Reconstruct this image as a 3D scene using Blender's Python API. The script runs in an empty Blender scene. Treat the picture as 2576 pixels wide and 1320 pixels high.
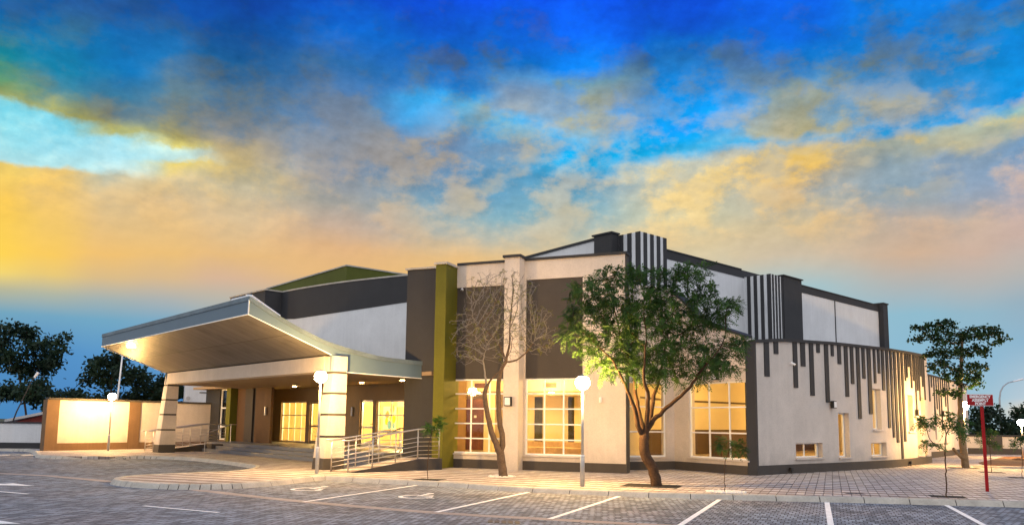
import bpy, math, random
import numpy as np
from math import sin, cos, tan, pi, radians, atan2, asin, hypot, sqrt, dist, floor
from mathutils import Vector, Matrix
from mathutils.geometry import tessellate_polygon
random.seed(7); rng = np.random.default_rng(11)
scene = bpy.context.scene
COL = scene.collection

# ------------------------------------------------------------------ survey camera (metres; used once to measure positions)
FL, CX, CY, EYE = 2000.0, 1288.0, 820.0, 1.75
PIT, ROL = radians(6.93), .012
FW = (0, cos(PIT), sin(PIT)); R0 = (1, 0, 0); U0 = (0, -sin(PIT), cos(PIT))
RT = tuple(cos(ROL)*a+sin(ROL)*b for a, b in zip(R0, U0))
UP = tuple(-sin(ROL)*a+cos(ROL)*b for a, b in zip(R0, U0))
def ray(x, y):
    a = (x-CX)/FL; b = -(y-CY)/FL
    return tuple(a*RT[i]+b*UP[i]+FW[i] for i in range(3))
def G(x, y, z=.12):                 # sight line -> point on a level plane
    d = ray(x, y); t = (z-EYE)/d[2]; return (d[0]*t, d[1]*t)
def AT(x, y, Y):                    # sight line -> point at distance Y
    d = ray(x, y); t = Y/d[1]; return (d[0]*t, Y, EYE+d[2]*t)
def PL(px, py, A, B):               # sight line -> point on a wall through plan points A, B
    d = ray(px, py); n = (B[1]-A[1], -(B[0]-A[0]))
    t = (n[0]*A[0]+n[1]*A[1])/(n[0]*d[0]+n[1]*d[1]); return (d[0]*t, d[1]*t, EYE+d[2]*t)
def prj(X, Y, Z):
    v = (X, Y, Z-EYE); c = [sum(v[i]*k[i] for i in range(3)) for k in (RT, UP, FW)]
    return (CX+FL*c[0]/c[2], CY-FL*c[1]/c[2])
def HT(X, Y, py):
    lo, hi = -5, 60
    for _ in range(50):
        m = (lo+hi)/2
        if prj(X, Y, m)[1] > py: lo = m
        else: hi = m
    return lo

# ------------------------------------------------------------------ materials
def lin(c):
    return tuple((v/255/12.92 if v/255 <= .04045 else ((v/255+.055)/1.055)**2.4) for v in c)
MATS = {}
def nd(nt, t, **k):
    n = nt.nodes.new(t)
    for a, b in k.items(): setattr(n, a, b)
    return n
def newmat(name):
    m = bpy.data.materials.new(name); m.use_nodes = True
    nt = m.node_tree; bs = nt.nodes['Principled BSDF']
    return m, nt, bs
def surf(name, col, rough=.8, var=.12, vscale=1.2, bump=.0, bscale=60, metal=0, spec=.3, streak=0.0, fine=.0, dirt=0):
    m, nt, bs = newmat(name); L = nt.links
    geo = nd(nt, 'ShaderNodeNewGeometry')
    n1 = nd(nt, 'ShaderNodeTexNoise'); n1.inputs['Scale'].default_value = vscale; n1.inputs['Detail'].default_value = 6; n1.inputs['Roughness'].default_value = .65
    L.new(geo.outputs['Position'], n1.inputs['Vector'])
    mp = nd(nt, 'ShaderNodeMapRange'); mp.inputs[1].default_value = .3; mp.inputs[2].default_value = .7
    mp.inputs[3].default_value = 1-var; mp.inputs[4].default_value = 1+var
    L.new(n1.outputs['Fac'], mp.inputs[0]); fac = mp.outputs[0]
    if streak:
        mpp = nd(nt, 'ShaderNodeMapping'); mpp.inputs['Scale'].default_value = (3.5, 3.5, .12)
        L.new(geo.outputs['Position'], mpp.inputs['Vector'])
        n2 = nd(nt, 'ShaderNodeTexNoise'); n2.inputs['Scale'].default_value = 1.5; n2.inputs['Detail'].default_value = 5
        L.new(mpp.outputs[0], n2.inputs['Vector'])
        m2 = nd(nt, 'ShaderNodeMapRange'); m2.inputs[1].default_value = .35; m2.inputs[2].default_value = .7; m2.inputs[3].default_value = 1-streak*1.6; m2.inputs[4].default_value = 1
        nq = nd(nt, 'ShaderNodeMath', operation='MULTIPLY_ADD'); nq.inputs[1].default_value = .8; nq.inputs[2].default_value = .1; L.new(n1.outputs['Fac'], nq.inputs[0])
        nr = nd(nt, 'ShaderNodeMath', operation='MAXIMUM'); L.new(n2.outputs['Fac'], nr.inputs[0]); L.new(nq.outputs[0], nr.inputs[1])
        L.new(nr.outputs[0], m2.inputs[0])
        mm = nd(nt, 'ShaderNodeMath', operation='MULTIPLY'); L.new(fac, mm.inputs[0]); L.new(m2.outputs[0], mm.inputs[1]); fac = mm.outputs[0]
    if fine:
        n3 = nd(nt, 'ShaderNodeTexNoise'); n3.inputs['Scale'].default_value = 22; n3.inputs['Detail'].default_value = 4; n3.inputs['Roughness'].default_value = .8
        L.new(geo.outputs['Position'], n3.inputs['Vector'])
        m3 = nd(nt, 'ShaderNodeMapRange'); m3.inputs[1].default_value = .3; m3.inputs[2].default_value = .7; m3.inputs[3].default_value = 1-fine; m3.inputs[4].default_value = 1+fine
        L.new(n3.outputs['Fac'], m3.inputs[0])
        mm = nd(nt, 'ShaderNodeMath', operation='MULTIPLY'); L.new(fac, mm.inputs[0]); L.new(m3.outputs[0], mm.inputs[1]); fac = mm.outputs[0]
    if dirt:                         # rain splash thrown up on the bottom of the wall
        sz = nd(nt, 'ShaderNodeSeparateXYZ'); L.new(geo.outputs['Position'], sz.inputs[0])
        n4 = nd(nt, 'ShaderNodeTexNoise'); n4.inputs['Scale'].default_value = 2.2; n4.inputs['Detail'].default_value = 6; L.new(geo.outputs['Position'], n4.inputs['Vector'])
        a4 = nd(nt, 'ShaderNodeMath', operation='MULTIPLY_ADD'); a4.inputs[1].default_value = -1.3; L.new(n4.outputs['Fac'], a4.inputs[0]); L.new(sz.outputs[2], a4.inputs[2])
        m4 = nd(nt, 'ShaderNodeMapRange'); m4.inputs[1].default_value = -.45; m4.inputs[2].default_value = .35; m4.inputs[3].default_value = 1-dirt; m4.inputs[4].default_value = 1; L.new(a4.outputs[0], m4.inputs[0])
        mm = nd(nt, 'ShaderNodeMath', operation='MULTIPLY'); L.new(fac, mm.inputs[0]); L.new(m4.outputs[0], mm.inputs[1]); fac = mm.outputs[0]
    vm = nd(nt, 'ShaderNodeVectorMath', operation='SCALE'); vm.inputs[0].default_value = col
    L.new(fac, vm.inputs['Scale']); L.new(vm.outputs[0], bs.inputs['Base Color'])
    bs.inputs['Roughness'].default_value = rough; bs.inputs['Metallic'].default_value = metal; bs.inputs['Specular IOR Level'].default_value = spec
    if bump:
        nb = nd(nt, 'ShaderNodeTexNoise'); nb.inputs['Scale'].default_value = bscale; nb.inputs['Detail'].default_value = 4
        L.new(geo.outputs['Position'], nb.inputs['Vector'])
        b = nd(nt, 'ShaderNodeBump'); b.inputs['Strength'].default_value = bump; b.inputs['Distance'].default_value = .02
        L.new(nb.outputs['Fac'], b.inputs['Height']); L.new(b.outputs[0], bs.inputs['Normal'])
    MATS[name] = m; return m
def emit(name, col, s):
    m = bpy.data.materials.new(name); m.use_nodes = True; nt = m.node_tree; nt.nodes.clear()
    e = nd(nt, 'ShaderNodeEmission'); e.inputs[0].default_value = (*col, 1); e.inputs[1].default_value = s
    o = nd(nt, 'ShaderNodeOutputMaterial'); nt.links.new(e.outputs[0], o.inputs[0]); MATS[name] = m; return m
def paving(name, ang, bw, bh, c1, c2, mortar, msize, offset=.5, rough=.6, parity=None, tint=None, bump=.35, var=.25, bias=0.0):
    m, nt, bs = newmat(name); L = nt.links
    geo = nd(nt, 'ShaderNodeNewGeometry')
    mp = nd(nt, 'ShaderNodeMapping'); mp.inputs['Rotation'].default_value = (0, 0, ang)
    L.new(geo.outputs['Position'], mp.inputs['Vector'])
    wn = nd(nt, 'ShaderNodeTexNoise'); wn.inputs['Scale'].default_value = 2.0; wn.inputs['Detail'].default_value = 2
    L.new(mp.outputs[0], wn.inputs['Vector'])
    ws = nd(nt, 'ShaderNodeVectorMath', operation='MULTIPLY_ADD'); ws.inputs[1].default_value = (.035, .035, 0)
    L.new(wn.outputs['Color'], ws.inputs[0]); L.new(mp.outputs[0], ws.inputs[2])
    br = nd(nt, 'ShaderNodeTexBrick'); br.offset = offset; br.squash = 1
    br.inputs['Scale'].default_value = 1; br.inputs['Brick Width'].default_value = bw; br.inputs['Row Height'].default_value = bh
    br.inputs['Mortar Size'].default_value = msize; br.inputs['Mortar Smooth'].default_value = .3; br.inputs['Bias'].default_value = bias
    br.inputs['Color1'].default_value = (*c1, 1); br.inputs['Color2'].default_value = (*c2, 1); br.inputs['Mortar'].default_value = (*mortar, 1)
    L.new(ws.outputs[0], br.inputs['Vector'])
    colour = br.outputs['Color']
    if parity:                       # alternate courses of two tones of slab
        sx = nd(nt, 'ShaderNodeSeparateXYZ'); L.new(ws.outputs[0], sx.inputs[0])
        dv = nd(nt, 'ShaderNodeMath', operation='DIVIDE'); dv.inputs[1].default_value = bh*parity[1]; L.new(sx.outputs[1], dv.inputs[0])
        fr = nd(nt, 'ShaderNodeMath', operation='FRACT'); L.new(dv.outputs[0], fr.inputs[0])
        st = nd(nt, 'ShaderNodeMath', operation='GREATER_THAN'); st.inputs[1].default_value = .5; L.new(fr.outputs[0], st.inputs[0])
        mx = nd(nt, 'ShaderNodeMix', data_type='RGBA', blend_type='MULTIPLY'); L.new(st.outputs[0], mx.inputs[0])
        L.new(colour, mx.inputs[6]); mx.inputs[7].default_value = (*parity[0], 1); colour = mx.outputs[2]
    ns = nd(nt, 'ShaderNodeTexNoise'); ns.inputs['Scale'].default_value = .45; ns.inputs['Detail'].default_value = 7; ns.inputs['Roughness'].default_value = .7
    L.new(geo.outputs['Position'], ns.inputs['Vector'])
    mr = nd(nt, 'ShaderNodeMapRange'); mr.inputs[1].default_value = .3; mr.inputs[2].default_value = .7; mr.inputs[3].default_value = 1-var; mr.inputs[4].default_value = 1+var
    L.new(ns.outputs['Fac'], mr.inputs[0])
    vm = nd(nt, 'ShaderNodeVectorMath', operation='SCALE'); L.new(colour, vm.inputs[0]); L.new(mr.outputs[0], vm.inputs['Scale']); colour = vm.outputs[0]
    if tint:
        n2 = nd(nt, 'ShaderNodeTexNoise'); n2.inputs['Scale'].default_value = .35; n2.inputs['Detail'].default_value = 3
        L.new(mp.outputs[0], n2.inputs['Vector'])
        m2 = nd(nt, 'ShaderNodeMapRange'); m2.inputs[1].default_value = .42; m2.inputs[2].default_value = .65
        L.new(n2.outputs['Fac'], m2.inputs[0])
        mx = nd(nt, 'ShaderNodeMix', data_type='RGBA', blend_type='MULTIPLY'); L.new(m2.outputs[0], mx.inputs[0]); L.new(colour, mx.inputs[6]); mx.inputs[7].default_value = (*tint, 1); colour = mx.outputs[2]
    st_ = nd(nt, 'ShaderNodeTexNoise'); st_.inputs['Scale'].default_value = .9; st_.inputs['Detail'].default_value = 8; st_.inputs['Roughness'].default_value = .62
    of = nd(nt, 'ShaderNodeVectorMath', operation='ADD'); of.inputs[1].default_value = (31, 17, 3); L.new(geo.outputs['Position'], of.inputs[0]); L.new(of.outputs[0], st_.inputs['Vector'])
    sm = nd(nt, 'ShaderNodeMapRange'); sm.inputs[1].default_value = .54; sm.inputs[2].default_value = .68; sm.inputs[3].default_value = 1; sm.inputs[4].default_value = .7; L.new(st_.outputs['Fac'], sm.inputs[0])
    vs_ = nd(nt, 'ShaderNodeVectorMath', operation='SCALE'); L.new(colour, vs_.inputs[0]); L.new(sm.outputs[0], vs_.inputs['Scale']); colour = vs_.outputs[0]
    L.new(colour, bs.inputs['Base Color']); bs.inputs['Roughness'].default_value = rough; bs.inputs['Specular IOR Level'].default_value = .15
    inv = nd(nt, 'ShaderNodeMath', operation='SUBTRACT'); inv.inputs[0].default_value = 1; L.new(br.outputs['Fac'], inv.inputs[1])
    nf = nd(nt, 'ShaderNodeTexNoise'); nf.inputs['Scale'].default_value = 35; nf.inputs['Detail'].default_value = 3; L.new(geo.outputs['Position'], nf.inputs['Vector'])
    ad = nd(nt, 'ShaderNodeMath', operation='MULTIPLY_ADD'); ad.inputs[1].default_value = .35; L.new(nf.outputs['Fac'], ad.inputs[0]); L.new(inv.outputs[0], ad.inputs[2])
    bp = nd(nt, 'ShaderNodeBump'); bp.inputs['Strength'].default_value = bump; bp.inputs['Distance'].default_value = .012
    L.new(ad.outputs[0], bp.inputs['Height']); L.new(bp.outputs[0], bs.inputs['Normal'])
    MATS[name] = m; return m
def leafmat(name, c1, c2, trans=.35, vscale=2.5):
    m, nt, bs = newmat(name); L = nt.links
    geo = nd(nt, 'ShaderNodeNewGeometry')
    n = nd(nt, 'ShaderNodeTexNoise'); n.inputs['Scale'].default_value = vscale; n.inputs['Detail'].default_value = 4; L.new(geo.outputs['Position'], n.inputs['Vector'])
    r = nd(nt, 'ShaderNodeValToRGB'); r.color_ramp.elements[0].position = .35; r.color_ramp.elements[1].position = .68
    r.color_ramp.elements[0].color = (*c1, 1); r.color_ramp.elements[1].color = (*c2, 1); L.new(n.outputs['Fac'], r.inputs[0])
    L.new(r.outputs[0], bs.inputs['Base Color']); bs.inputs['Roughness'].default_value = .55; bs.inputs['Specular IOR Level'].default_value = .25
    tr = nd(nt, 'ShaderNodeBsdfTranslucent'); L.new(r.outputs[0], tr.inputs[0])
    mx = nd(nt, 'ShaderNodeMixShader'); mx.inputs[0].default_value = trans
    L.new(bs.outputs[0], mx.inputs[1]); L.new(tr.outputs[0], mx.inputs[2])
    L.new(mx.outputs[0], nt.nodes['Material Output'].inputs[0]); MATS[name] = m; return m
def glassmat(name):
    m = bpy.data.materials.new(name); m.use_nodes = True; nt = m.node_tree; nt.nodes.clear(); L = nt.links
    t = nd(nt, 'ShaderNodeBsdfTransparent'); t.inputs[0].default_value = (.95, .95, .93, 1)
    g = nd(nt, 'ShaderNodeBsdfGlossy'); g.inputs['Roughness'].default_value = .03
    lw = nd(nt, 'ShaderNodeLayerWeight'); lw.inputs[0].default_value = .5
    pw = nd(nt, 'ShaderNodeMath', operation='POWER'); pw.inputs[1].default_value = 5; L.new(lw.outputs['Facing'], pw.inputs[0])
    f = nd(nt, 'ShaderNodeMath', operation='MULTIPLY_ADD'); f.inputs[1].default_value = .9; f.inputs[2].default_value = .05; L.new(pw.outputs[0], f.inputs[0])
    geo = nd(nt, 'ShaderNodeNewGeometry')
    n = nd(nt, 'ShaderNodeTexNoise'); n.inputs['Scale'].default_value = 1.3; L.new(geo.outputs['Position'], n.inputs['Vector'])
    b = nd(nt, 'ShaderNodeBump'); b.inputs['Strength'].default_value = .04; L.new(n.outputs['Fac'], b.inputs['Height']); L.new(b.outputs[0], g.inputs['Normal'])
    mx = nd(nt, 'ShaderNodeMixShader'); L.new(f.outputs[0], mx.inputs[0]); L.new(t.outputs[0], mx.inputs[1]); L.new(g.outputs[0], mx.inputs[2])
    o = nd(nt, 'ShaderNodeOutputMaterial'); L.new(mx.outputs[0], o.inputs[0]); MATS[name] = m; return m

CREAM = surf('cream stucco', (.62, .555, .495), .9, .07, .9, .5, 45, streak=.05, fine=.10, dirt=.22)
WHITE = surf('white stucco', (.69, .70, .71), .9, .06, .7, .4, 45, streak=.05, fine=.07)
CHAR = surf('charcoal paint', (.038, .038, .041), .75, .1, .8, .3, 45, streak=.04, fine=.08)
UMBER = surf('umber paint', (.062, .055, .050), .8, .1, .8, .3, 45, streak=.04, fine=.07)
MOSS = surf('moss paint', (.085, .098, .012), .75, .1, .8, .35, 45, streak=.06, fine=.08)
OLIVE = surf('olive paint', (.105, .105, .009), .75, .1, .8, .35, 45, streak=.06, fine=.08)
BROWN = surf('brown wall paint', (.165, .10, .055), .8, .1, 1, .3, 45, streak=.1, fine=.06)
DBROWN = surf('dark brown paint', (.085, .045, .022), .7, .12, 1, .2, 45, fine=.06)
TAN = surf('tan plaster', (.30, .22, .14), .85, .07, 1, .25, 45, fine=.05)
TRIM = surf('white aluminium', (.80, .82, .84), .4, .05, 2, spec=.5)
ALU = surf('composite fascia', (.115, .175, .235), .6, .06, .5, spec=.15)
ROOFM = surf('roof sheeting', (.125, .175, .22), .6, .2, 1.5, fine=.12, spec=.15)
STEEL = surf('brushed steel', (.55, .53, .50), .35, .05, 4, metal=.85)
GALV = surf('galvanised pole', (.42, .44, .46), .5, .12, 6, metal=.5)
BLACK = surf('black metal', (.02, .02, .02), .5, .1, 4)
CONC = surf('kerb concrete', (.44, .41, .36), .85, .2, 2.2, .25, 40, fine=.14)
MORT = surf('kerb mortar', (.035, .03, .026), .95, .2, 5)
STRIP = surf('channel concrete', (.36, .31, .28), .8, .2, 1.5, .15, 40, fine=.12)
STEP = surf('dark step tile', (.13, .14, .165), .42, .12, 1.2, fine=.08, spec=.5)
PAINT = surf('road paint', (.88, .88, .86), .7, .12, 4, fine=.16)
RED = surf('red sign paint', (.33, .008, .010), .6, .1, 3, spec=.2)
SIGNW = surf('sign white', (.85, .83, .82), .5, .02, 3)
BARK = surf('bark', (.065, .036, .02), .95, .35, 9, .8, 30, fine=.3)
BARKG = surf('grey bark', (.085, .062, .048), .95, .3, 9, .7, 30, fine=.25)
TWIG = surf('grey twig', (.17, .165, .165), .9, .25, 9)
BARKL = surf('pale bark', (.20, .14, .08), .95, .3, 7, .7, 26, fine=.25)
SOIL = surf('red soil', (.13, .065, .035), 1, .4, 2.5, .9, 12, fine=.35)
DSOIL = surf('dark pit soil', (.03, .026, .022), 1, .4, 6, .9, 30)
PEB = surf('white pebble', (.72, .70, .66), .8, .15, 9)
EARTH = surf('rough ground', (.07, .075, .04), 1, .4, .3, fine=.3)
REDW = surf('red brick wall', (.24, .05, .04), .9, .2, 2, fine=.15)
PALER = surf('pale roof sheet', (.45, .44, .43), .6, .15, 2)
WIN_CREAM = surf('room plaster', (.72, .60, .38), .9, .04, 1)
WIN_BROWN = surf('room timber panel', (.15, .055, .022), .45, .25, 3, spec=.5)
ROOMFL = surf('room floor tile', (.52, .42, .28), .3, .1, 1, spec=.5)
DARKIN = surf('room dark panelling', (.075, .042, .022), .5, .15, 2)
FABRIC = surf('sofa cloth', (.42, .30, .17), .9, .2, 5)
CURT = surf('curtain cloth', (.10, .09, .05), .9, .25, 4)
YELL = surf('yellow column paint', (.75, .52, .04), .7, .05, 1)
BLUEP = surf('blue panel', (.1, .3, .6), .5)
GLASS = glassmat('window glass')
SOFF = paving('soffit boards', 0, 3.0, .60, (.165, .155, .148), (.138, .13, .124), (.06, .05, .04), .016, 0, .5, bump=.12, var=.05)
ROADM = paving('road pavers', radians(21.8), .13, .24, (.30, .345, .40), (.125, .145, .175), (.06, .058, .06), .012, .5, .85, tint=(1.05, .93, .86), var=.22)
PAVEM = paving('footway slabs', radians(21.8), .21, .36, (.64, .605, .57), (.44, .41, .39), (.15, .13, .12), .012, 0, .65, parity=((.54, .465, .435), 2), var=.14)
LEAF1 = leafmat('acacia leaf', (.020, .055, .010), (.08, .17, .03), .18)
LEAF2 = leafmat('broad leaf', (.007, .024, .007), (.026, .068, .014))
LEAF3 = leafmat('far leaf', (.008, .022, .013), (.024, .052, .024), .2, .8)
LEAF4 = leafmat('young leaf', (.03, .09, .012), (.07, .17, .03))
LEAF5 = leafmat('bud leaf', (.09, .10, .012), (.14, .15, .02))
LAMPC = (1, .57, .18)
GLOBE = emit('lamp globe glow', LAMPC, 1150)
DOWNL = emit('downlight glow', (1, .66, .27), 70)
FLOODE = emit('soffit flood glow', (1, .68, .32), 90)
SCONE = emit('sconce glow', (1, .62, .22), 14)
WLAMP = surf('wall lamp diffuser', (.75, .75, .76), .5, .02)

# ------------------------------------------------------------------ mesh helpers
class MB:
    def __init__(s): s.v = []; s.f = []; s.m = []
    def add(s, vs, fs, m=0):
        b = len(s.v); s.v += [tuple(p) for p in vs]; s.f += [tuple(i+b for i in f) for f in fs]; s.m += [m]*len(fs); return s
    def quad(s, a, b, c, d, m=0): return s.add([a, b, c, d], [(0, 1, 2, 3)], m)
    def hexa(s, p, m=0):             # p: 4 bottom (ccw) + 4 top
        return s.add(p, [(3, 2, 1, 0), (4, 5, 6, 7), (0, 1, 5, 4), (1, 2, 6, 5), (2, 3, 7, 6), (3, 0, 4, 7)], m)
    def box(s, fr, a0, a1, b0, b1, z0, z1, m=0):   # fr(a,b) -> plan point
        p = [fr(a0, b0), fr(a1, b0), fr(a1, b1), fr(a0, b1)]
        return s.hexa([(*q, z0) for q in p]+[(*q, z1) for q in p], m)
    def prism(s, poly, z0, z1, m=0, top=None):
        n = len(poly); tri = tessellate_polygon([[Vector((*p, 0)) for p in poly]])
        ar = sum(poly[i][0]*poly[(i+1) % n][1]-poly[(i+1) % n][0]*poly[i][1] for i in range(n))
        if ar < 0: poly = poly[::-1]; tri = tessellate_polygon([[Vector((*p, 0)) for p in poly]])
        vs = [(*p, z0) for p in poly]+[(*p, (z1 if not callable(z1) else z1(*p))) for p in poly]
        fs = []
        for t in tri:
            a, b, c = t
            cr = (poly[b][0]-poly[a][0])*(poly[c][1]-poly[a][1])-(poly[b][1]-poly[a][1])*(poly[c][0]-poly[a][0])
            if cr < 0: a, c = c, a
            fs.append((a+n, b+n, c+n)); fs.append((c, b, a))
        s.add(vs, fs, m if top is None else top)
        return s.add(vs, [(i, (i+1) % n, (i+1) % n+n, i+n) for i in range(n)], m)
    def tube(s, pts, rads, n=8, m=0, cap=True):
        pts = [Vector(p) for p in pts]; base = len(s.v); prev = None
        for i, p in enumerate(pts):
            t = (pts[min(i+1, len(pts)-1)]-pts[max(i-1, 0)]).normalized()
            if prev is None: a = t.orthogonal().normalized()
            else:
                a = prev-t*prev.dot(t); a = a.normalized() if a.length > 1e-6 else t.orthogonal().normalized()
            prev = a; b = t.cross(a)
            r = rads[i] if hasattr(rads, '__len__') else rads
            for k in range(n):
                w = 2*pi*k/n; s.v.append(tuple(p+a*(r*cos(w))+b*(r*sin(w))))
        for i in range(len(pts)-1):
            for k in range(n):
                s.f.append((base+i*n+k, base+i*n+(k+1) % n, base+(i+1)*n+(k+1) % n, base+(i+1)*n+k)); s.m.append(m)
        if cap:
            s.f.append(tuple(base+k for k in range(n))[::-1]); s.m.append(m)
            s.f.append(tuple(base+(len(pts)-1)*n+k for k in range(n))); s.m.append(m)
        return s
    def lathe(s, c, prof, n=20, m=0):
        base = len(s.v)
        for r, z in prof:
            for k in range(n): w = 2*pi*k/n; s.v.append((c[0]+r*cos(w), c[1]+r*sin(w), c[2]+z))
        for i in range(len(prof)-1):
            for k in range(n): s.f.append((base+i*n+k, base+i*n+(k+1) % n, base+(i+1)*n+(k+1) % n, base+(i+1)*n+k)); s.m.append(m)
        s.f.append(tuple(base+k for k in range(n))[::-1]); s.m.append(m)
        s.f.append(tuple(base+(len(prof)-1)*n+k for k in range(n))); s.m.append(m)
        return s
    def build(s, name, mats, parent=None, smooth=False, bevel=0):
        if not isinstance(mats, (list, tuple)): mats = [mats]
        org = Vector((0, 0, 0)); r = parent
        while r is not None: org += r.location; r = r.parent
        me = bpy.data.meshes.new(name)
        me.from_pydata([(p[0]-org[0], p[1]-org[1], p[2]-org[2]) for p in s.v], [], s.f)
        for m in mats: me.materials.append(m)
        me.polygons.foreach_set('material_index', s.m)
        if smooth: me.polygons.foreach_set('use_smooth', [True]*len(s.f))
        me.update()
        o = bpy.data.objects.new(name, me); COL.objects.link(o)
        if parent: o.parent = parent
        if bevel:
            b = o.modifiers.new('edge', 'BEVEL'); b.width = bevel; b.segments = 2; b.limit_method = 'ANGLE'
        return o
def tag(o, label, cat, group=None, kind=None):
    if label: o['label'] = label
    if cat: o['category'] = cat
    if group: o['group'] = group
    if kind: o['kind'] = kind
    return o
def struct(o): o['kind'] = 'structure'; return o
def thing(name, loc, label, cat, group=None):
    o = bpy.data.objects.new(name, None); COL.objects.link(o); o.location = loc; o.empty_display_size = .3
    return tag(o, label, cat, group)
def copy_tree(o, parent=None):
    c = o.copy(); COL.objects.link(c)
    if parent: c.parent = parent
    for ch in list(o.children): copy_tree(ch, c)
    return c
XY = lambda a, b: (a, b)
def smooth_path(pts, n=6, closed=False):
    out = []; P = [np.array(p, float) for p in pts]; N = len(P)
    for i in range(N-1):
        p0, p1, p2, p3 = P[max(i-1, 0)], P[i], P[i+1], P[min(i+2, N-1)]
        for k in range(n):
            t = k/n; out.append(tuple(.5*((2*p1)+(-p0+p2)*t+(2*p0-5*p1+4*p2-p3)*t*t+(-p0+3*p1-3*p2+p3)*t**3)))
    out.append(tuple(P[-1])); return out
def resample(pts, step):
    d = [0]
    for a, b in zip(pts, pts[1:]): d.append(d[-1]+dist(a, b))
    n = max(1, round(d[-1]/step)); out = []; j = 0
    for k in range(n+1):
        t = d[-1]*k/n
        while j < len(d)-2 and d[j+1] < t: j += 1
        f = (t-d[j])/max(d[j+1]-d[j], 1e-9); out.append(tuple(pts[j][i]+(pts[j+1][i]-pts[j][i])*f for i in range(len(pts[0]))))
    return out
def offset(pts, o):                  # to the left of travel
    out = []
    for i in range(len(pts)):
        a, b = pts[max(i-1, 0)], pts[min(i+1, len(pts)-1)]; l = dist(a, b) or 1
        out.append((pts[i][0]-(b[1]-a[1])/l*o, pts[i][1]+(b[0]-a[0])/l*o))
    return out

# ------------------------------------------------------------------ frames of reference
BR = (-6.10, 27.23); DD = (-.667, .745); QQ = (.745, .667)
def EN(s, q): return (BR[0]+s*DD[0]+q*QQ[0], BR[1]+s*DD[1]+q*QQ[1])      # entrance frame: s along the beam, q towards the hall
FA0 = (-2.26, 29.58); FU = (.92474, -.38060); FN = (-.38060, -.92474)
def FA(u, o): return (FA0[0]+u*FU[0]+o*FN[0], FA0[1]+u*FU[1]+o*FN[1])    # facade frame: u along, o out of the wall
W0 = (7.6, 38.6); H1 = (.729, .684); H2 = (-.684, .729)
def HA(a, b): return (W0[0]+a*H1[0]+b*H2[0], W0[1]+a*H1[1]+b*H2[1])      # hall frame
N1, N2, N3 = (4.07, 28.91), (6.1, 29.87), (7.95, 26.9)
def wallframe(A, B):
    l = dist(A, B); t = ((B[0]-A[0])/l, (B[1]-A[1])/l); n = (t[1], -t[0])
    return (lambda a, o: (A[0]+t[0]*a+n[0]*o, A[1]+t[1]*a+n[1]*o)), l
NL, NLl = wallframe(N1, N2); NR, NRl = wallframe(N2, N3)

# ================================================================== SETTING: ground
struct(MB().box(XY, -500, 500, -60, 900, -.6, -.06).build('ground', EARTH))
struct(MB().box(XY, -70, 60, -12, 58, -.05, 0).build('road', ROADM))

kerb_main = [(-9.7, 25.0), (-10.55, 24.0), (-11.05, 22.9), (-10.75, 21.7), (-9.95, 20.85), (-9.0, 20.35), (-8.3, 20.2), (-7.6, 20.28), (-7.05, 20.6), (-6.62, 21.15), (-6.2, 22.0), (-5.85, 23.1), (-5.48, 23.94)]
kerb_bays = [(-5.48, 23.94), (-4.4, 23.35), (-3.15, 22.64), (-1.67, 21.9), (-.45, 21.05), (.48, 20.58), (1.93, 20.0), (3.61, 19.47), (5.51, 19.12), (7.13, 18.93), (8.87, 18.68), (11.55, 18.2), (16, 17.3), (24, 15.6)]
kerb_left = [(-26.5, 41.4), (-24.6, 40.9), (-22.5, 38.0), (-20.8, 35.3), (-19.8, 34.4), (-18.9, 34.2), (-18.2, 34.3)]
kerb_upper = [(-17.0, 34.4), (-16.5, 35.1), (-15.6, 35.3), (-13.93, 34.45), (-12.14, 32.7), (-10.6, 30.9), (-9.4, 29.2), (-8.95, 27.9), (-8.85, 26.6), (-9.1, 25.6), (-9.7, 25.0)]
MITRE = (-.44, 1.38)
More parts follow.
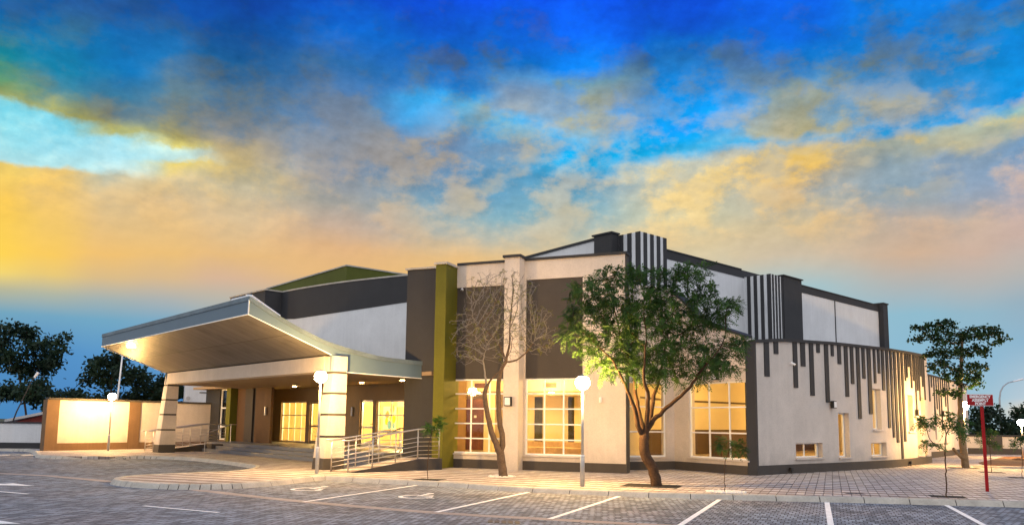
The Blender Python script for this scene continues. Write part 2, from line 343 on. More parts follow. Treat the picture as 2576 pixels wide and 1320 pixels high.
def kerb(path, h, steps, name, lowfn=None, m0=None, m1=None):
    mb = MB(); sp = smooth_path(path, 8)
    # stones: long on the straight, short on the bends
    d = 0; cuts = [0]; acc = [0]
    for a, b in zip(sp, sp[1:]): acc.append(acc[-1]+dist(a, b))
    fine = resample(sp, .03); fl = acc[-1]/(len(fine)-1)
    i = 0
    while i < len(fine)-2:
        j = min(i+int(.30/fl), len(fine)-1); k = min(i+int(1.0/fl), len(fine)-1)
        a = fine[i]; b = fine[(i+k)//2]; c = fine[k]
        cr = abs((b[0]-a[0])*(c[1]-a[1])-(b[1]-a[1])*(c[0]-a[0]))/max(dist(a, c), .01)
        e = k if cr < .028 else j
        g = max(1, int(.012/fl))
        if len(fine)-1-e <= 8: e = len(fine)-1
        seg = fine[i:e+1]
        sub = [seg[0], seg[len(seg)//3], seg[2*len(seg)//3], seg[-1]] if e-i > 6 else [seg[0], seg[-1]]
        def pull(p, q, r): l = dist(p, q) or 1; return (p[0]+(q[0]-p[0])*r/l, p[1]+(q[1]-p[1])*r/l)
        jg = .013 if e-i < 20 else .010
        sub[0] = pull(sub[0], sub[1], jg); sub[-1] = pull(sub[-1], sub[-2], jg)
        def side(o):
            q = offset(sub, o)
            if m0 and i == 0: q[0] = (sub[0][0]+m0[0]*o, sub[0][1]+m0[1]*o)
            if m1 and e >= len(fine)-1: q[-1] = (sub[-1][0]+m1[0]*o, sub[-1][1]+m1[1]*o)
            return q
        rows = []
        jit = random.uniform(-.004, .004)
        L0 = sub; L1 = side(.075+jit); L2 = side(.10+jit); L3 = side(.235)
        for P in range(len(sub)):
            hh = h*(lowfn(sub[P]) if lowfn else 1)
            rows.append([(*L0[P], -.02), (*L1[P], hh-.022+jit), (*L2[P], hh+.006+jit), (*L3[P], hh+.008+jit), (*L3[P], -.02)])
        vs = [p for r in rows for p in r]; fs = []
        for P in range(len(rows)-1):
            for k2 in range(4): fs.append((P*5+k2, (P+1)*5+k2, (P+1)*5+k2+1, P*5+k2+1))
        fs += [(0, 1, 2, 3, 4), tuple((len(rows)-1)*5+k2 for k2 in (4, 3, 2, 1, 0))]
        mb.add(vs, fs, 0)
        i = e if len(fine)-1-e > 4 else len(fine)
    # dark joint bed just under the stones
    sp2 = resample(sp, .25); a0 = offset(sp2, .012); a1 = offset(sp2, .085); a2 = offset(sp2, .22)
    for i in range(len(sp2)-1):
        h0 = h*(lowfn(sp2[i]) if lowfn else 1)-.012; h1 = h*(lowfn(sp2[i+1]) if lowfn else 1)-.012
        mb.quad((*a0[i], -.01), (*a0[i+1], -.01), (*a1[i+1], h1-.02), (*a1[i], h0-.02), 1)
        mb.quad((*a1[i], h0-.02), (*a1[i+1], h1-.02), (*a2[i+1], h1), (*a2[i], h0), 1)
    return struct(mb.build(name, [CONC, MORT]))
KH = .125
kerb(kerb_main, KH, 1, 'kerb', m1=MITRE); kerb(kerb_bays, KH, 1, 'kerb', m0=MITRE)
kerb(kerb_upper, KH, 1, 'kerb', lambda p: min(1, max(.15, (dist(p, (-17.0, 34.4)))/.9)))
kerb(kerb_left, KH, 1, 'kerb', lambda p: min(1, max(.15, (dist(p, (-18.2, 34.3)))/.9)))
edge = offset(smooth_path(kerb_left, 8), .2)+[(-17.9, 34.55), (-17.4, 34.6)]+offset(smooth_path(kerb_upper, 8), .2)[:-1]+offset(smooth_path(kerb_main, 8), .2)[:-1]+[(-5.48+MITRE[0]*.2, 23.94+MITRE[1]*.2)]+offset(smooth_path(kerb_bays, 8), .2)[1:]
poly = [(-26.5, 60)]+edge+[(60, 8), (60, 70), (-26.5, 70)]
struct(MB().prism(poly, -.02, .118).build('pavement', PAVEM))

# concrete channel between the bays and the road
ch = resample(smooth_path([(-40, 31.5), (-26, 28.2), (-15.46, 25.0), (-13.0, 23.75), (-10.41, 22.0), (-8.25, 20.55), (-6.6, 19.2), (-4.46, 17.6), (-1.43, 15.78), (.74, 14.95), (2.5, 14.3), (6, 13.3), (12, 12.0)], 6), 1.0)
mb = MB(); c0, c1 = offset(ch, -.17), offset(ch, .17)
for i in range(len(ch)-1):
    e = .006
    f = lambda P, Q, t: (P[0]+(Q[0]-P[0])*t, P[1]+(Q[1]-P[1])*t)
    z = .004
    mb.quad((*f(c0[i], c0[i+1], .008), z), (*f(c0[i], c0[i+1], .992), z), (*f(c1[i], c1[i+1], .992), z), (*f(c1[i], c1[i+1], .008), z))
struct(mb.build('kerb_strip', STRIP))

# painted markings
def stripe(a, b, w, z=.009):
    l = dist(a, b); n = ((b[1]-a[1])/l*w/2, -(b[0]-a[0])/l*w/2)
    return [(a[0]+n[0], a[1]+n[1], z), (b[0]+n[0], b[1]+n[1], z), (b[0]-n[0], b[1]-n[1], z), (a[0]-n[0], a[1]-n[1], z)]
for p, q in (((1050, 1220), (763, 1262)), ((1333, 1237), (1097, 1288)), ((1560, 1247), (1383, 1305)), ((1812, 1255), (1700, 1328)), ((2080, 1262), (2092, 1332)), ((2380, 1270), (2500, 1334))):
    struct(MB().add(stripe(G(*p, 0), G(*q, 0), .11), [(0, 1, 2, 3)]).build('bay_line', PAINT))
a, b = G(362, 1272, 0), G(550, 1289, 0); struct(MB().add(stripe(a, b, .1), [(0, 1, 2, 3)]).build('lane_line', PAINT))
a, b = (-14.0, 20.1), G(70, 1242, 0); struct(MB().add(stripe(a, b, .1), [(0, 1, 2, 3)]).build('lane_line', PAINT))
for x0, x1 in ((-8, 24), (56, 93)):
    a, b = G(x0, 1144, 0), G(x1, 1144, 0); struct(MB().add(stripe(a, b, .5), [(0, 1, 2, 3)]).build('lane_line', PAINT))
# direction arrows
def arrow(tip, back, w):
    l = dist(tip, back); t = ((back[0]-tip[0])/l, (back[1]-tip[1])/l); n = (-t[1], t[0])
    P = lambda x, y: (tip[0]+t[0]*x+n[0]*y, tip[1]+t[1]*x+n[1]*y, .009)
    hl = l*.38
    return struct(MB().add([P(0, 0), P(hl, w), P(hl, -w), P(hl, w*.28), P(l, w*.28), P(l, -w*.28), P(hl, -w*.28)], [(0, 1, 2), (3, 4, 5, 6)]).build('road_arrow', PAINT))
arrow(G(88, 1222, 0), (-15.2, 21.9), .34)
arrow(G(52, 1317, 0), (-10.4, 13.9), .34)
# wheelchair symbols in the two left bays
def wheelchair(c):
    ux, uy = 1.12*.93, -1.12*.37; vx, vy = 1.3*.37, 1.3*.93
    P = lambda x, y: (c[0]+ux*x+vx*y, c[1]+uy*x+vy*y, .009)
    mb = MB()
    def bar(a, b, w):
        l = dist(a, b); n = (-(b[1]-a[1])/l*w/2, (b[0]-a[0])/l*w/2)
        mb.add([P(a[0]-n[0], a[1]-n[1]), P(b[0]-n[0], b[1]-n[1]), P(b[0]+n[0], b[1]+n[1]), P(a[0]+n[0], a[1]+n[1])], [(0, 1, 2, 3)])
    N = 22
    for k in range(N):               # wheel: an open ring
        a0 = radians(110+250*k/N); a1 = radians(110+250*(k+1)/N); r0, r1 = .27, .36
        mb.add([P(r0*cos(a0), -.12+r0*sin(a0)), P(r0*cos(a1), -.12+r0*sin(a1)), P(r1*cos(a1), -.12+r1*sin(a1)), P(r1*cos(a0), -.12+r1*sin(a0))], [(3, 2, 1, 0)])
    bar((-.06, .42), (-.02, .02), .1); bar((-.05, .24), (.2, .24), .075); bar((-.06, .03), (.28, .03), .09); bar((.26, .05), (.42, -.34), .09); bar((.40, -.32), (.52, -.28), .075)
    mb.add([P(-.07+.085*cos(2*pi*k/14), .55+.085*sin(2*pi*k/14)) for k in range(14)], [tuple(range(14))])
    struct(mb.build('wheelchair_symbol', PAINT))
wheelchair((-5.14, 20.9)); wheelchair((-2.15, 19.2))

# soil bed, tree pits, pale edging at the right
soil_poly = [G(2462, 1164), G(2490, 1174), (30, 33.6), (44, 33), (52, 44), (36, 49.5), G(2527, 1149)]
mb = MB(); mb.prism(soil_poly, .0, .15)
cx = sum(p[0] for p in soil_poly)/7; cy = sum(p[1] for p in soil_poly)/7
for k in range(130):
    t = random.random()**.6; a = random.uniform(0, 2*pi)
    x, y = 32+8*t*cos(a), 41.5+5.5*t*sin(a); r = random.uniform(.2, .9)*(1.15-t)
    mb.lathe((x, y, .1), [(r, 0), (r*.75, r*.22), (r*.3, r*.38), (.01, r*.42)], 7)
struct(mb.build('soil', SOIL))
ed = resample([G(2452, 1174), G(2520, 1177), (30, 33.2), (44, 32.6)], 1.0); e0, e1 = offset(ed, -.2), offset(ed, .2)
mb = MB()
for i in range(len(ed)-1): mb.hexa([(*e0[i], .1), (*e0[i+1], .1), (*e1[i+1], .1), (*e1[i], .1), (*e0[i], .2), (*e0[i+1], .2), (*e1[i+1], .2), (*e1[i], .2)])
struct(mb.build('kerb', CONC))
def pit(c, w, ang=radians(-20)):
    p = [(c[0]+x*cos(ang)-y*sin(ang), c[1]+x*sin(ang)+y*cos(ang)) for x, y in ((-w, -w*.8), (w, -w*.8), (w, w*.8), (-w, w*.8))]
    struct(MB().prism(p, .1, .124).build('soil', DSOIL))
def pebbles(c, r, label):
    mb = MB()
    for k in range(260):
        a = random.uniform(0, 2*pi); rr = r*sqrt(random.uniform(.08, 1)); s = random.uniform(.018, .04)
        x, y = c[0]+rr*cos(a), c[1]+rr*sin(a)*.8
        mb.lathe((x, y, .12), [(s, 0), (s*random.uniform(.9, 1.2), s*.5), (s*.5, s), (.003, s*1.1)], 6)
    tag(mb.build('white_pebbles', PEB, smooth=True), label, 'pebbles', kind='stuff')

for (px, py, w_) in ((1978, 1216, .16), (2150, 1240, .22), (1270, 1312, .3)):
    x_, y_ = G(px, py, .12 if py < 1250 else 0); z_ = .12 if py < 1250 else .0
    mb = MB()
    for k in range(5): mb.box(lambda a, b: (x_+a, y_+b-.25*a), -w_+k*w_*.4, -w_+k*w_*.4+w_*.28, -w_*.6, w_*.6, z_-.02, z_+.004)
    struct(mb.build('drain_cover', BLACK))

# ================================================================== MAIN BUILDING
B = thing('hall_building', (2, 33, 0), 'large modern community hall with curved striped wing, tall block and swooping entrance canopy', 'building')
def part(mb, name, mats, parent=None, **k): return mb.build(name, mats, parent or B, **k)
def window(fr, a0, a1, z0, z1, cols, rows, off, sill=True, fw=.055, name='window', colpos=None, rowpos=None, silldepth=.1):
    """white aluminium window > pane, sill; off = position of the frame's outer face"""
    mb = MB(); o1 = off; o0 = off-.07
    mb.box(fr, a0, a0+fw, o0, o1, z0, z1); mb.box(fr, a1-fw, a1, o0, o1, z0, z1)
    mb.box(fr, a0+fw, a1-fw, o0, o1, z0, z0+fw); mb.box(fr, a0+fw, a1-fw, o0, o1, z1-fw, z1)
    cp = colpos or [a0+(a1-a0)*k/cols for k in range(1, cols)]; rp = rowpos or [z0+(z1-z0)*k/rows for k in range(1, rows)]
    for c in cp: mb.box(fr, c-fw*.45, c+fw*.45, o0+.01, o1-.008, z0+fw, z1-fw)
    xs = [a0+fw]+[v for c in cp for v in (c-fw*.45, c+fw*.45)]+[a1-fw]
    for r in rp:
        for i in range(0, len(xs), 2): mb.box(fr, xs[i], xs[i+1], o0+.01, o1-.004, r-fw*.42, r+fw*.42)
    w = part(mb, name, TRIM, bevel=.006)
    g = MB(); om = (o0+o1)/2
    g.quad((*fr(a0+.01, om), z0+.01), (*fr(a1-.01, om), z0+.01), (*fr(a1-.01, om), z1-.01), (*fr(a0+.01, om), z1-.01))
    g.build('pane', GLASS, w)
    if sill:
        MB().box(fr, a0-.06, a1+.06, off+.002, off+silldepth, z0-.06, z0-.002).build('sill', CREAM, w, bevel=.006)
    return w
def wall_with_holes(fr, a0, a1, o0, o1, z0, z1, holes, mb=None, m=0):
    mb = mb or MB()
    xs = sorted({a0, a1, *[h[0] for h in holes], *[h[1] for h in holes]})
    for x0, x1 in zip(xs, xs[1:]):
        hs = sorted([h for h in holes if h[0] <= x0+1e-6 and h[1] >= x1-1e-6], key=lambda h: h[2]); z = z0
        for h in hs:
            if h[2] > z+1e-4: mb.box(fr, x0, x1, o0, o1, z, h[2], m)
            z = h[3]
        if z < z1-1e-4: mb.box(fr, x0, x1, o0, o1, z, z1, m)
    return mb

# ---- front wing facade
zs, zt = .64, 3.33
mb = wall_with_holes(FA, .0, 6.57, -.3, 0, .12, 7.6, [(.1, 2.3, zs, 6.76), (2.98, 5.12, zs, 6.9)])
mb.box(FA, 6.57, 6.65, -.42, .02, .12, 7.6, 0)
part(mb, 'facade_wall', CREAM)
part(MB().box(FA, .1, 2.3, -.3, -.04, zt, 6.76), 'facade_panel', UMBER)
part(MB().box(FA, 2.98, 5.12, -.3, -.04, zt, 6.9), 'facade_panel', UMBER)
mb = MB()
for a0, a1 in ((.2, 2.34), (2.92, 6.652)): mb.box(FA, a0, a1, .0, .022, .115, .43)
mb.box(FA, 6.652, 6.672, -.42, .022, .115, 7.6)
part(mb, 'plinth', UMBER)
mb = MB().box(FA, .2, 2.3, -.3, .05, 7.6, 7.69); mb.box(FA, 2.96, 6.72, -.45, .06, 7.6, 7.69); mb.box(FA, 2.28, 2.98, -.3, .57, 7.66, 7.75); mb.box(FA, -.3, .24, -.2, .96, 7.5, 7.58, 1); mb.box(FA, -1.85, -.302, -.35, .36, 7.5, 7.57, 1)
part(mb, 'coping', [CHAR, CONC])
part(MB().box(FA, 2.34, 2.92, -.28, .5, .11, 7.66), 'pier', CREAM)
part(MB().box(FA, -.24, .19, -.3, .9, .11, 7.5), 'green_pilaster', OLIVE)
part(MB().box(FA, -1.78, -.242, -.4, .3, .11, 7.5), 'dark_pilaster', CHAR)
window(FA, .1, 2.3, zs, zt, 3, 5, -.05, silldepth=.11)
window(FA, 2.98, 5.12, zs, zt, 3, 5, -.05, silldepth=.11)

# ---- nook beside the facade
hNL = (-.1, 1.85, .58, 3.31); hNR = (.76, 3.5, .60, 3.27)
mb = wall_with_holes(NL, -.3, NLl, -.3, 0, .12, 6.9, [(-.1, 1.87, .58, 3.31)])
part(mb, 'nook_wall', CREAM)
# the right nook wall has a parapet that sweeps down to the pier
mb = wall_with_holes(NR, .0, NRl-.02, -.3, 0, .12, 4.0, [hNR])
tops = [(0, 6.7), (.5, 6.35), (1.0, 5.9), (1.55, 5.43), (2.1, 5.2), (2.7, 5.0), (3.2, 4.83), (NRl-.02, 4.72)]
for (x0, t0), (x1, t1) in zip(tops, tops[1:]):
    p = [NR(x0, -.3), NR(x1, -.3), NR(x1, 0), NR(x0, 0)]
    mb.hexa([(*q, 4.0) for q in p]+[(*p[0], t0), (*p[1], t1), (*p[2], t1), (*p[3], t0)])
    p = [NR(x0, -.36), NR(x1, -.36), NR(x1, .06), NR(x0, .06)]
    mb.hexa([(*p[0], t0+.002), (*p[1], t1+.002), (*p[2], t1+.002), (*p[3], t0+.002), (*p[0], t0+.1), (*p[1], t1+.1), (*p[2], t1+.1), (*p[3], t0+.1)], 1)
part(mb, 'nook_wall', [CREAM, CHAR])
mb = MB().box(NL, -.2, NLl, 0, .02, .115, .42); mb.box(NR, .02, NRl-.02, 0, .02, .115, .42); part(mb, 'plinth', UMBER)
window(NL, -.1, 1.87, .58, 3.31, 3, 3, -.05, colpos=[.26, 1.05], silldepth=.1)
window(NR, .76, 3.5, .60, 3.27, 3, 3, -.05, colpos=[.76+2.74*.345, .76+2.74*.69], silldepth=.1)

# ---- curved wing with hanging dark bars
curve = smooth_path([(8.2, 26.85), (10.35, 28.62), (13.0, 30.75), (15.76, 33.2), (18.0, 35.7), (19.95, 38.15), (20.85, 40.3), (21.0, 42.6)], 10)
curve = resample(curve, .22)
carc = [0]
for a, b in zip(curve, curve[1:]): carc.append(carc[-1]+dist(a, b))
CL = carc[-1]
def cpt(t, o=0):
    t = min(max(t, 0), CL-1e-6); i = 0
    while carc[i+1] < t: i += 1
    f = (t-carc[i])/(carc[i+1]-carc[i]); a, b = curve[i], curve[i+1]; l = dist(a, b)
    # blend normals for a smooth offset
    def nrm(j):
        p, q = curve[max(j-1, 0)], curve[min(j+1, len(curve)-1)]; L = dist(p, q); return ((q[1]-p[1])/L, -(q[0]-p[0])/L)
    n0, n1 = nrm(i), nrm(i+1); n = (n0[0]*(1-f)+n1[0]*f, n0[1]*(1-f)+n1[1]*f)
    return (a[0]+(b[0]-a[0])*f+n[0]*o, a[1]+(b[1]-a[1])*f+n[1]*o)
def cx2t(px, py):                    # where along the curve a sight line meets the wall
    best = None
    lo = 0
    for k in range(0, 800):
        t = CL*k/800; p = cpt(t); x = prj(p[0], p[1], 2)[0]
        if x >= px: return t
    return None
topc = [(1900, 862), (1968, 858.5), (2100, 867), (2223, 880), (2290, 890), (2332, 898)]
def ctop(t):
    p = cpt(t); x = prj(p[0], p[1], 3)[0]
    xs = [q[0] for q in topc]; y = float(np.interp(x, xs, [q[1] for q in topc])); return HT(p[0], p[1], y)
_tt = [CL*k/30 for k in range(31)]; _zz = []
for t in _tt: _zz.append(ctop(t))
mz = max(_zz)
for i in range(1, 31): _zz[i] = max(_zz[i], _zz[i-1]*.995)
_zz = [min(z, 5.25) for z in _zz]
def CT(t): return float(np.interp(t, _tt, _zz))
cw = [  # px left, px right, py top, py bottom
 (1999.6, 2066.5, 1113.3, 1150), (2108, 2135, 1038, 1149), (2196, 2217.7, 977.4, 1079.4), (2188.8, 2227, 1112, 1146),
 (2284, 2298, 993, 1084), (2305.8, 2317, 1050.6, 1143), (2318.5, 2327, 999.4, 1086.5), (2323, 2330, 1110, 1140.6)]
choles = []
for xl, xr, yt, yb in cw:
    t0, t1 = cx2t(xl, 0), cx2t(xr, 0)
    if t0 is None or t1 is None: continue
    p = cpt((t0+t1)/2); choles.append((t0, t1, HT(*p, yb), HT(*p, yt)))
brk = sorted(set([CL*k/60 for k in range(61)]+[h[0] for h in choles]+[h[1] for h in choles]))
mb = MB()
for t0, t1 in zip(brk, brk[1:]):
    if t1-t0 < 1e-4: continue
    hs = sorted([h for h in choles if h[0] <= t0+1e-6 and h[1] >= t1-1e-6], key=lambda h: h[2])
    spans = []; z = .12
    for h in hs: spans.append((z, h[2])); z = h[3]
    spans.append((z, None))
    for s0, s1 in spans:
        za, zb = (CT(t0), CT(t1)) if s1 is None else (s1, s1)
        p = [cpt(t0, -.32), cpt(t1, -.32), cpt(t1, 0), cpt(t0, 0)]
        mb.hexa([(*q, s0) for q in p]+[(*p[0], za), (*p[1], zb), (*p[2], zb), (*p[3], za)])
part(mb, 'curved_wall', CREAM)
mb = MB()
for k in range(60):
    t0, t1 = CL*k/60, CL*(k+1)/60; p = [cpt(t0, -.4), cpt(t1, -.4), cpt(t1, .07), cpt(t0, .07)]; za, zb = CT(t0), CT(t1)
    mb.hexa([(*p[0], za), (*p[1], zb), (*p[2], zb), (*p[3], za), (*p[0], za+.11), (*p[1], zb+.11), (*p[2], zb+.11), (*p[3], za+.11)])
part(mb, 'coping', CHAR)
mb = MB()
for k in range(60):
    t0, t1 = CL*k/60, CL*(k+1)/60; p = [cpt(t0, -.01), cpt(t1, -.01), cpt(t1, .022), cpt(t0, .022)]
    mb.hexa([(*q, .112) for q in p]+[(*q, .43) for q in p])
part(mb, 'plinth', UMBER)
for t0, t1, z0, z1 in choles:
    A_, B_ = cpt(t0, -.2), cpt(t1, -.2); fr, l = wallframe(A_, B_)
    window(fr, .0, l, z0, z1, 2 if (l > .7 and z1-z0 < 1) else 1, 1, .0, sill=False, fw=.045)
    A_, B_ = cpt(t0-.05), cpt(t1+.05); fr, l = wallframe(A_, B_)
    w = [c for c in B.children if c.name.startswith('window')][-1]
    MB().box(fr, 0, l, -.2, .07, z0-.07, z0-.001).build('sill', CREAM, w, bevel=.006)
# pier where the curve begins
part(MB().prism([(7.92, 26.86), (8.225, 26.80), (8.36, 27.02), (8.1, 27.3), (7.98, 27.2)], .11, CT(0)+.02), 'dark_pier', CHAR)
bars = []
for l, r, y in ((557, 577, 660), (600, 619, 560), (685, 703, 710), (720, 739, 615), (759, 777, 745), (792, 807, 555), (826, 843, 775), (856, 869, 570), (886, 900, 605), (915, 932, 750), (943, 956, 693), (968, 989, 847), (994, 1007, 670), (1018, 1036, 827), (1045, 1055, 690), (1064, 1074, 647), (1081, 1096, 722)):
    bars.append(((1800+l/1.579)*.8944, (1800+r/1.579)*.8944, (640+y/1.579)*.8944))
for l, r, y in ((541, 558, 823), (561, 579, 872), (580, 597, 898), (601, 617, 980), (618.5, 633, 892), (636, 643, 583), (645.5, 653, 567), (656, 662, 512), (665, 674, 620), (678, 683, 583), (687, 693, 735), (697, 703, 633), (707, 712, 685), (716, 720, 560), (724, 729, 613), (733, 738, 680)):
    bars.append(((2200+l/1.818)*.8944, (2200+r/1.818)*.8944, (750+y/1.818)*.8944))
bt = [(cx2t(l, 0), cx2t(r, 0), y) for l, r, y in bars]; bt = [b for b in bt if b[0] is not None and b[1] is not None]
for k_, (t0, t1, y) in enumerate(bt):
    if k_+1 < len(bt): t1 = min(t1, t0+.55*(bt[k_+1][0]-t0))
    if t1-t0 < .02: continue
    t1 = min(t1, t0+.30); p = cpt((t0+t1)/2); z0 = HT(*p, y)
    P = [cpt(t0, -.005), cpt(t1, -.005), cpt(t1, .035), cpt(t0, .035)]
    za, zb = CT(t0)-.004, CT(t1)-.004
    part(MB().hexa([(*q, z0) for q in P]+[(*P[0], za), (*P[1], zb), (*P[2], zb), (*P[3], za)]), 'dark_bar', CHAR)

# ---- lower rear annex, also striped
AN0, AN1 = (20.6, 41.0), (30.6, 53.5)
AN, ANl = wallframe(AN0, AN1)
zan = 4.62
part(wall_with_holes(AN, 0, ANl, -.3, 0, .12, zan, [(5.3, 5.75, 1.1, 3.0), (8.0, 8.45, .75, 1.9)]), 'annex_wall', CREAM)
part(MB().box(AN, 0, ANl+.05, -.36, .06, zan, zan+.1), 'coping', CHAR); part(MB().box(AN, 0, ANl, 0, .022, .112, .45), 'plinth', UMBER)
window(AN, 5.3, 5.75, 1.1, 3.0, 1, 1, -.12); window(AN, 8.0, 8.45, .75, 1.9, 1, 1, -.12)
a = .5
for k, ln in enumerate((1.2, 2.4, 1.7, 3.4, .8, 2.0, 1.4, .6, 2.7, 1.8, 2.2, 3.0, 1.0, 1.6, 2.3, .9)):
    part(MB().box(AN, a, a+.24, -.005, .035, zan-ln, zan-.004), 'dark_bar', CHAR); a += .62 if k else .55

# ---- tall hall block
ZW = 10.3
hb2 = 15.0
mb = MB().box(HA, -4.4, 25.2, 0, .3, 3.0, ZW-.42); part(mb, 'hall_wall', WHITE)
part(MB().box(HA, -4.4, 25.2, -.03, .3, ZW-.42, ZW), 'parapet_band', CHAR)
mb = MB().box(HA, -1.9, 6.9, -.07, .34, ZW, ZW+.06); mb.box(HA, 10.9, 25.1, -.07, .34, ZW, ZW+.06); part(mb, 'coping', CHAR)
# gable end towards the front
gp = [HA(-4.42, .7), HA(-4.42, hb2), HA(-4.12, hb2), HA(-4.12, .7)]
q1 = PL(1345, 645, HA(-4.42, 0), HA(-4.42, 10)); q0 = PL(1500, 604, HA(-4.42, 0), HA(-4.42, 10))
lb = lambda P: (P[0]-W0[0])*H2[0]+(P[1]-W0[1])*H2[1]
sl = (q1[2]-q0[2])/(lb(q1)-lb(q0)); zg = lambda b: q0[2]+sl*(b-lb(q0))
mb = MB().hexa([(*p, 3.0) for p in gp]+[(*gp[0], zg(.7)), (*gp[1], zg(hb2)), (*gp[2], zg(hb2)), (*gp[3], zg(.7))]); part(mb, 'gable_wall', WHITE)
cp = [HA(-4.48, .7), HA(-4.48, hb2), HA(-4.06, hb2), HA(-4.06, .7)]
part(MB().hexa([(*cp[0], zg(.7)), (*cp[1], zg(hb2)), (*cp[2], zg(hb2)), (*cp[3], zg(.7)), (*cp[0], zg(.7)+.12), (*cp[1], zg(hb2)+.12), (*cp[2], zg(hb2)+.12), (*cp[3], zg(.7)+.12)]), 'coping', CHAR)
part(MB().box(HA, 24.9, 25.2, .3, hb2, .1, ZW-.3), 'hall_wall', WHITE)
part(MB().box(HA, -4.1, 24.9, .3, hb2, 8.6, 8.8), 'hall_roof', ROOFM)
part(MB().box(HA, 25.2, 26.0, -.35, .5, .1, ZW+.12).box(HA, 25.14, 26.06, -.41, .56, ZW+.12, ZW+.2), 'dark_pilaster', CHAR)
for a_ in (1.75, 18.35): part(MB().box(HA, a_-.06, a_+.06, -.02, .02, 3.0, ZW-.424), 'wall_joint', CHAR)
# striped towers
def tower(a0, a1, b0, ztop, nf, ns, name, b1=0.0):
    t = part(MB().box(HA, a0, a1, b0, b1, 3.0, ztop), name, WHITE)
    w = (a1-a0)/(2*nf)
    for k in range(nf):
        x0 = a0+w*(2*k+1) if a0 < 0 else a0+w*(2*k+1)
        MB().box(HA, x0, min(x0+w, a1-.002), b0-.03, b0+.01, 3.0, ztop+.003).build('dark_stripe', CHAR, t)
    w = (b1-b0)/(2*ns)
    for k in range(ns):
        y0 = b0+w*2*k+(.0 if k else -.03)
        MB().box(HA, a0-.03, a0+.01, y0, b0+w*(2*k+1), 3.0, ztop+.003).build('dark_stripe', CHAR, t)
    return t
tower(-4.07, -2.1, -1.5, 10.3, 4, 3, 'striped_tower', -.1)
tower(7.2, 8.5, -1.6, 9.92, 4, 4, 'striped_tower')
part(MB().box(HA, 8.5, 10.6, -1.66, 0, 3.0, 9.98).box(HA, 8.42, 10.68, -1.74, .05, 9.98, 10.04), 'dark_pilaster', CHAR)
part(MB().box(HA, -4.62, -4.1, -.32, .72, 3.0, 10.32).box(HA, -4.7, -4.1, -.4, .8, 10.32, 10.39), 'dark_pilaster', CHAR)
# low roofs between the wings
part(MB().prism([FA(.1, -.3), FA(6.5, -.3), NL(0, -.3), NL(NLl, -.3), HA(-2, .2), HA(-4.2, 10), FA(-3, -9)], 6.4, 6.5), 'wing_roof', ROOFM)
part(MB().prism([NR(.1, -.3), NR(NRl-.05, -.3)]+[cpt(CL*k/14, -.32) for k in range(15)]+[HA(22, .1), HA(-2, .1)], 4.0, 4.1), 'wing_roof', ROOFM)

# ---- entrance block: curved charcoal and white wall above the canopy
sc_ = 6.85/6.35
ew = [(p[0]*sc_, p[1]*sc_) for p in ((-2.9, 33.3), (-4.557, 34.131), (-7.512, 35.888), (-9.951, 37.773), (-11.463, 39.158))]
ews = smooth_path(ew, 6)
zb_ = lambda x: float(np.interp(x, [740, 1022], [802, 760]))
mb = MB(); mc = MB(); mw = MB()
back = offset(ews, -.3)
ofs = lambda P, o: offset(ews, o)
outer = offset(ews, .05)
for i in range(len(ews)-1):
    zz = []
    for p in (ews[i], ews[i+1]): zz.append(HT(p[0], p[1], zb_(prj(p[0], p[1], 7)[0])))
    P = [ews[i], ews[i+1], back[i+1], back[i]]
    mw.hexa([(*q, 3.5) for q in P]+[(*P[0], zz[0]), (*P[1], zz[1]), (*P[2], zz[1]), (*P[3], zz[0])])
    O = [offset(ews, .02)[i], offset(ews, .02)[i+1], back[i+1], back[i]]
    mb.hexa([(*O[0], zz[0]), (*O[1], zz[1]), (*O[2], zz[1]), (*O[3], zz[0])]+[(*q, 8.55) for q in O])
    O = [outer[i], outer[i+1], back[i+1], back[i]]; mc.hexa([(*q, 8.55) for q in O]+[(*q, 8.62) for q in O])
part(mw, 'entrance_wall', WHITE); part(mb, 'parapet_band', CHAR); part(mc, 'coping', CONC)
pl = [(p[0]*sc_, p[1]*sc_) for p in ((-11.463, 39.158), (-12.133, 38.563), (-13.165, 39.60), (-14.789, 41.264))]
part(MB().prism(pl+[(-14.6, 47), (-11.4, 44)], 3.5, 8.56), 'entrance_pylon', CHAR)
po = [(pl[0][0]+.02, pl[0][1]-.02), (pl[1][0]+.0, pl[1][1]-.09), (pl[2][0]-.04, pl[2][1]-.06), (pl[3][0]-.05, pl[3][1]-.05)]
part(MB().prism(po+[(-14.7, 47.1), (-11.4, 44.1)], 8.56, 8.63), 'coping', CONC)
pz = [(p[0]*sc_, p[1]*sc_) for p in ((-14.789, 41.264), (-15.527, 41.862))]
part(MB().prism([pl[3], (-17.3, 46.2), (-17.0, 48), (-14.6, 47)], 3.5, 8.35), 'entrance_pylon', CHAR)
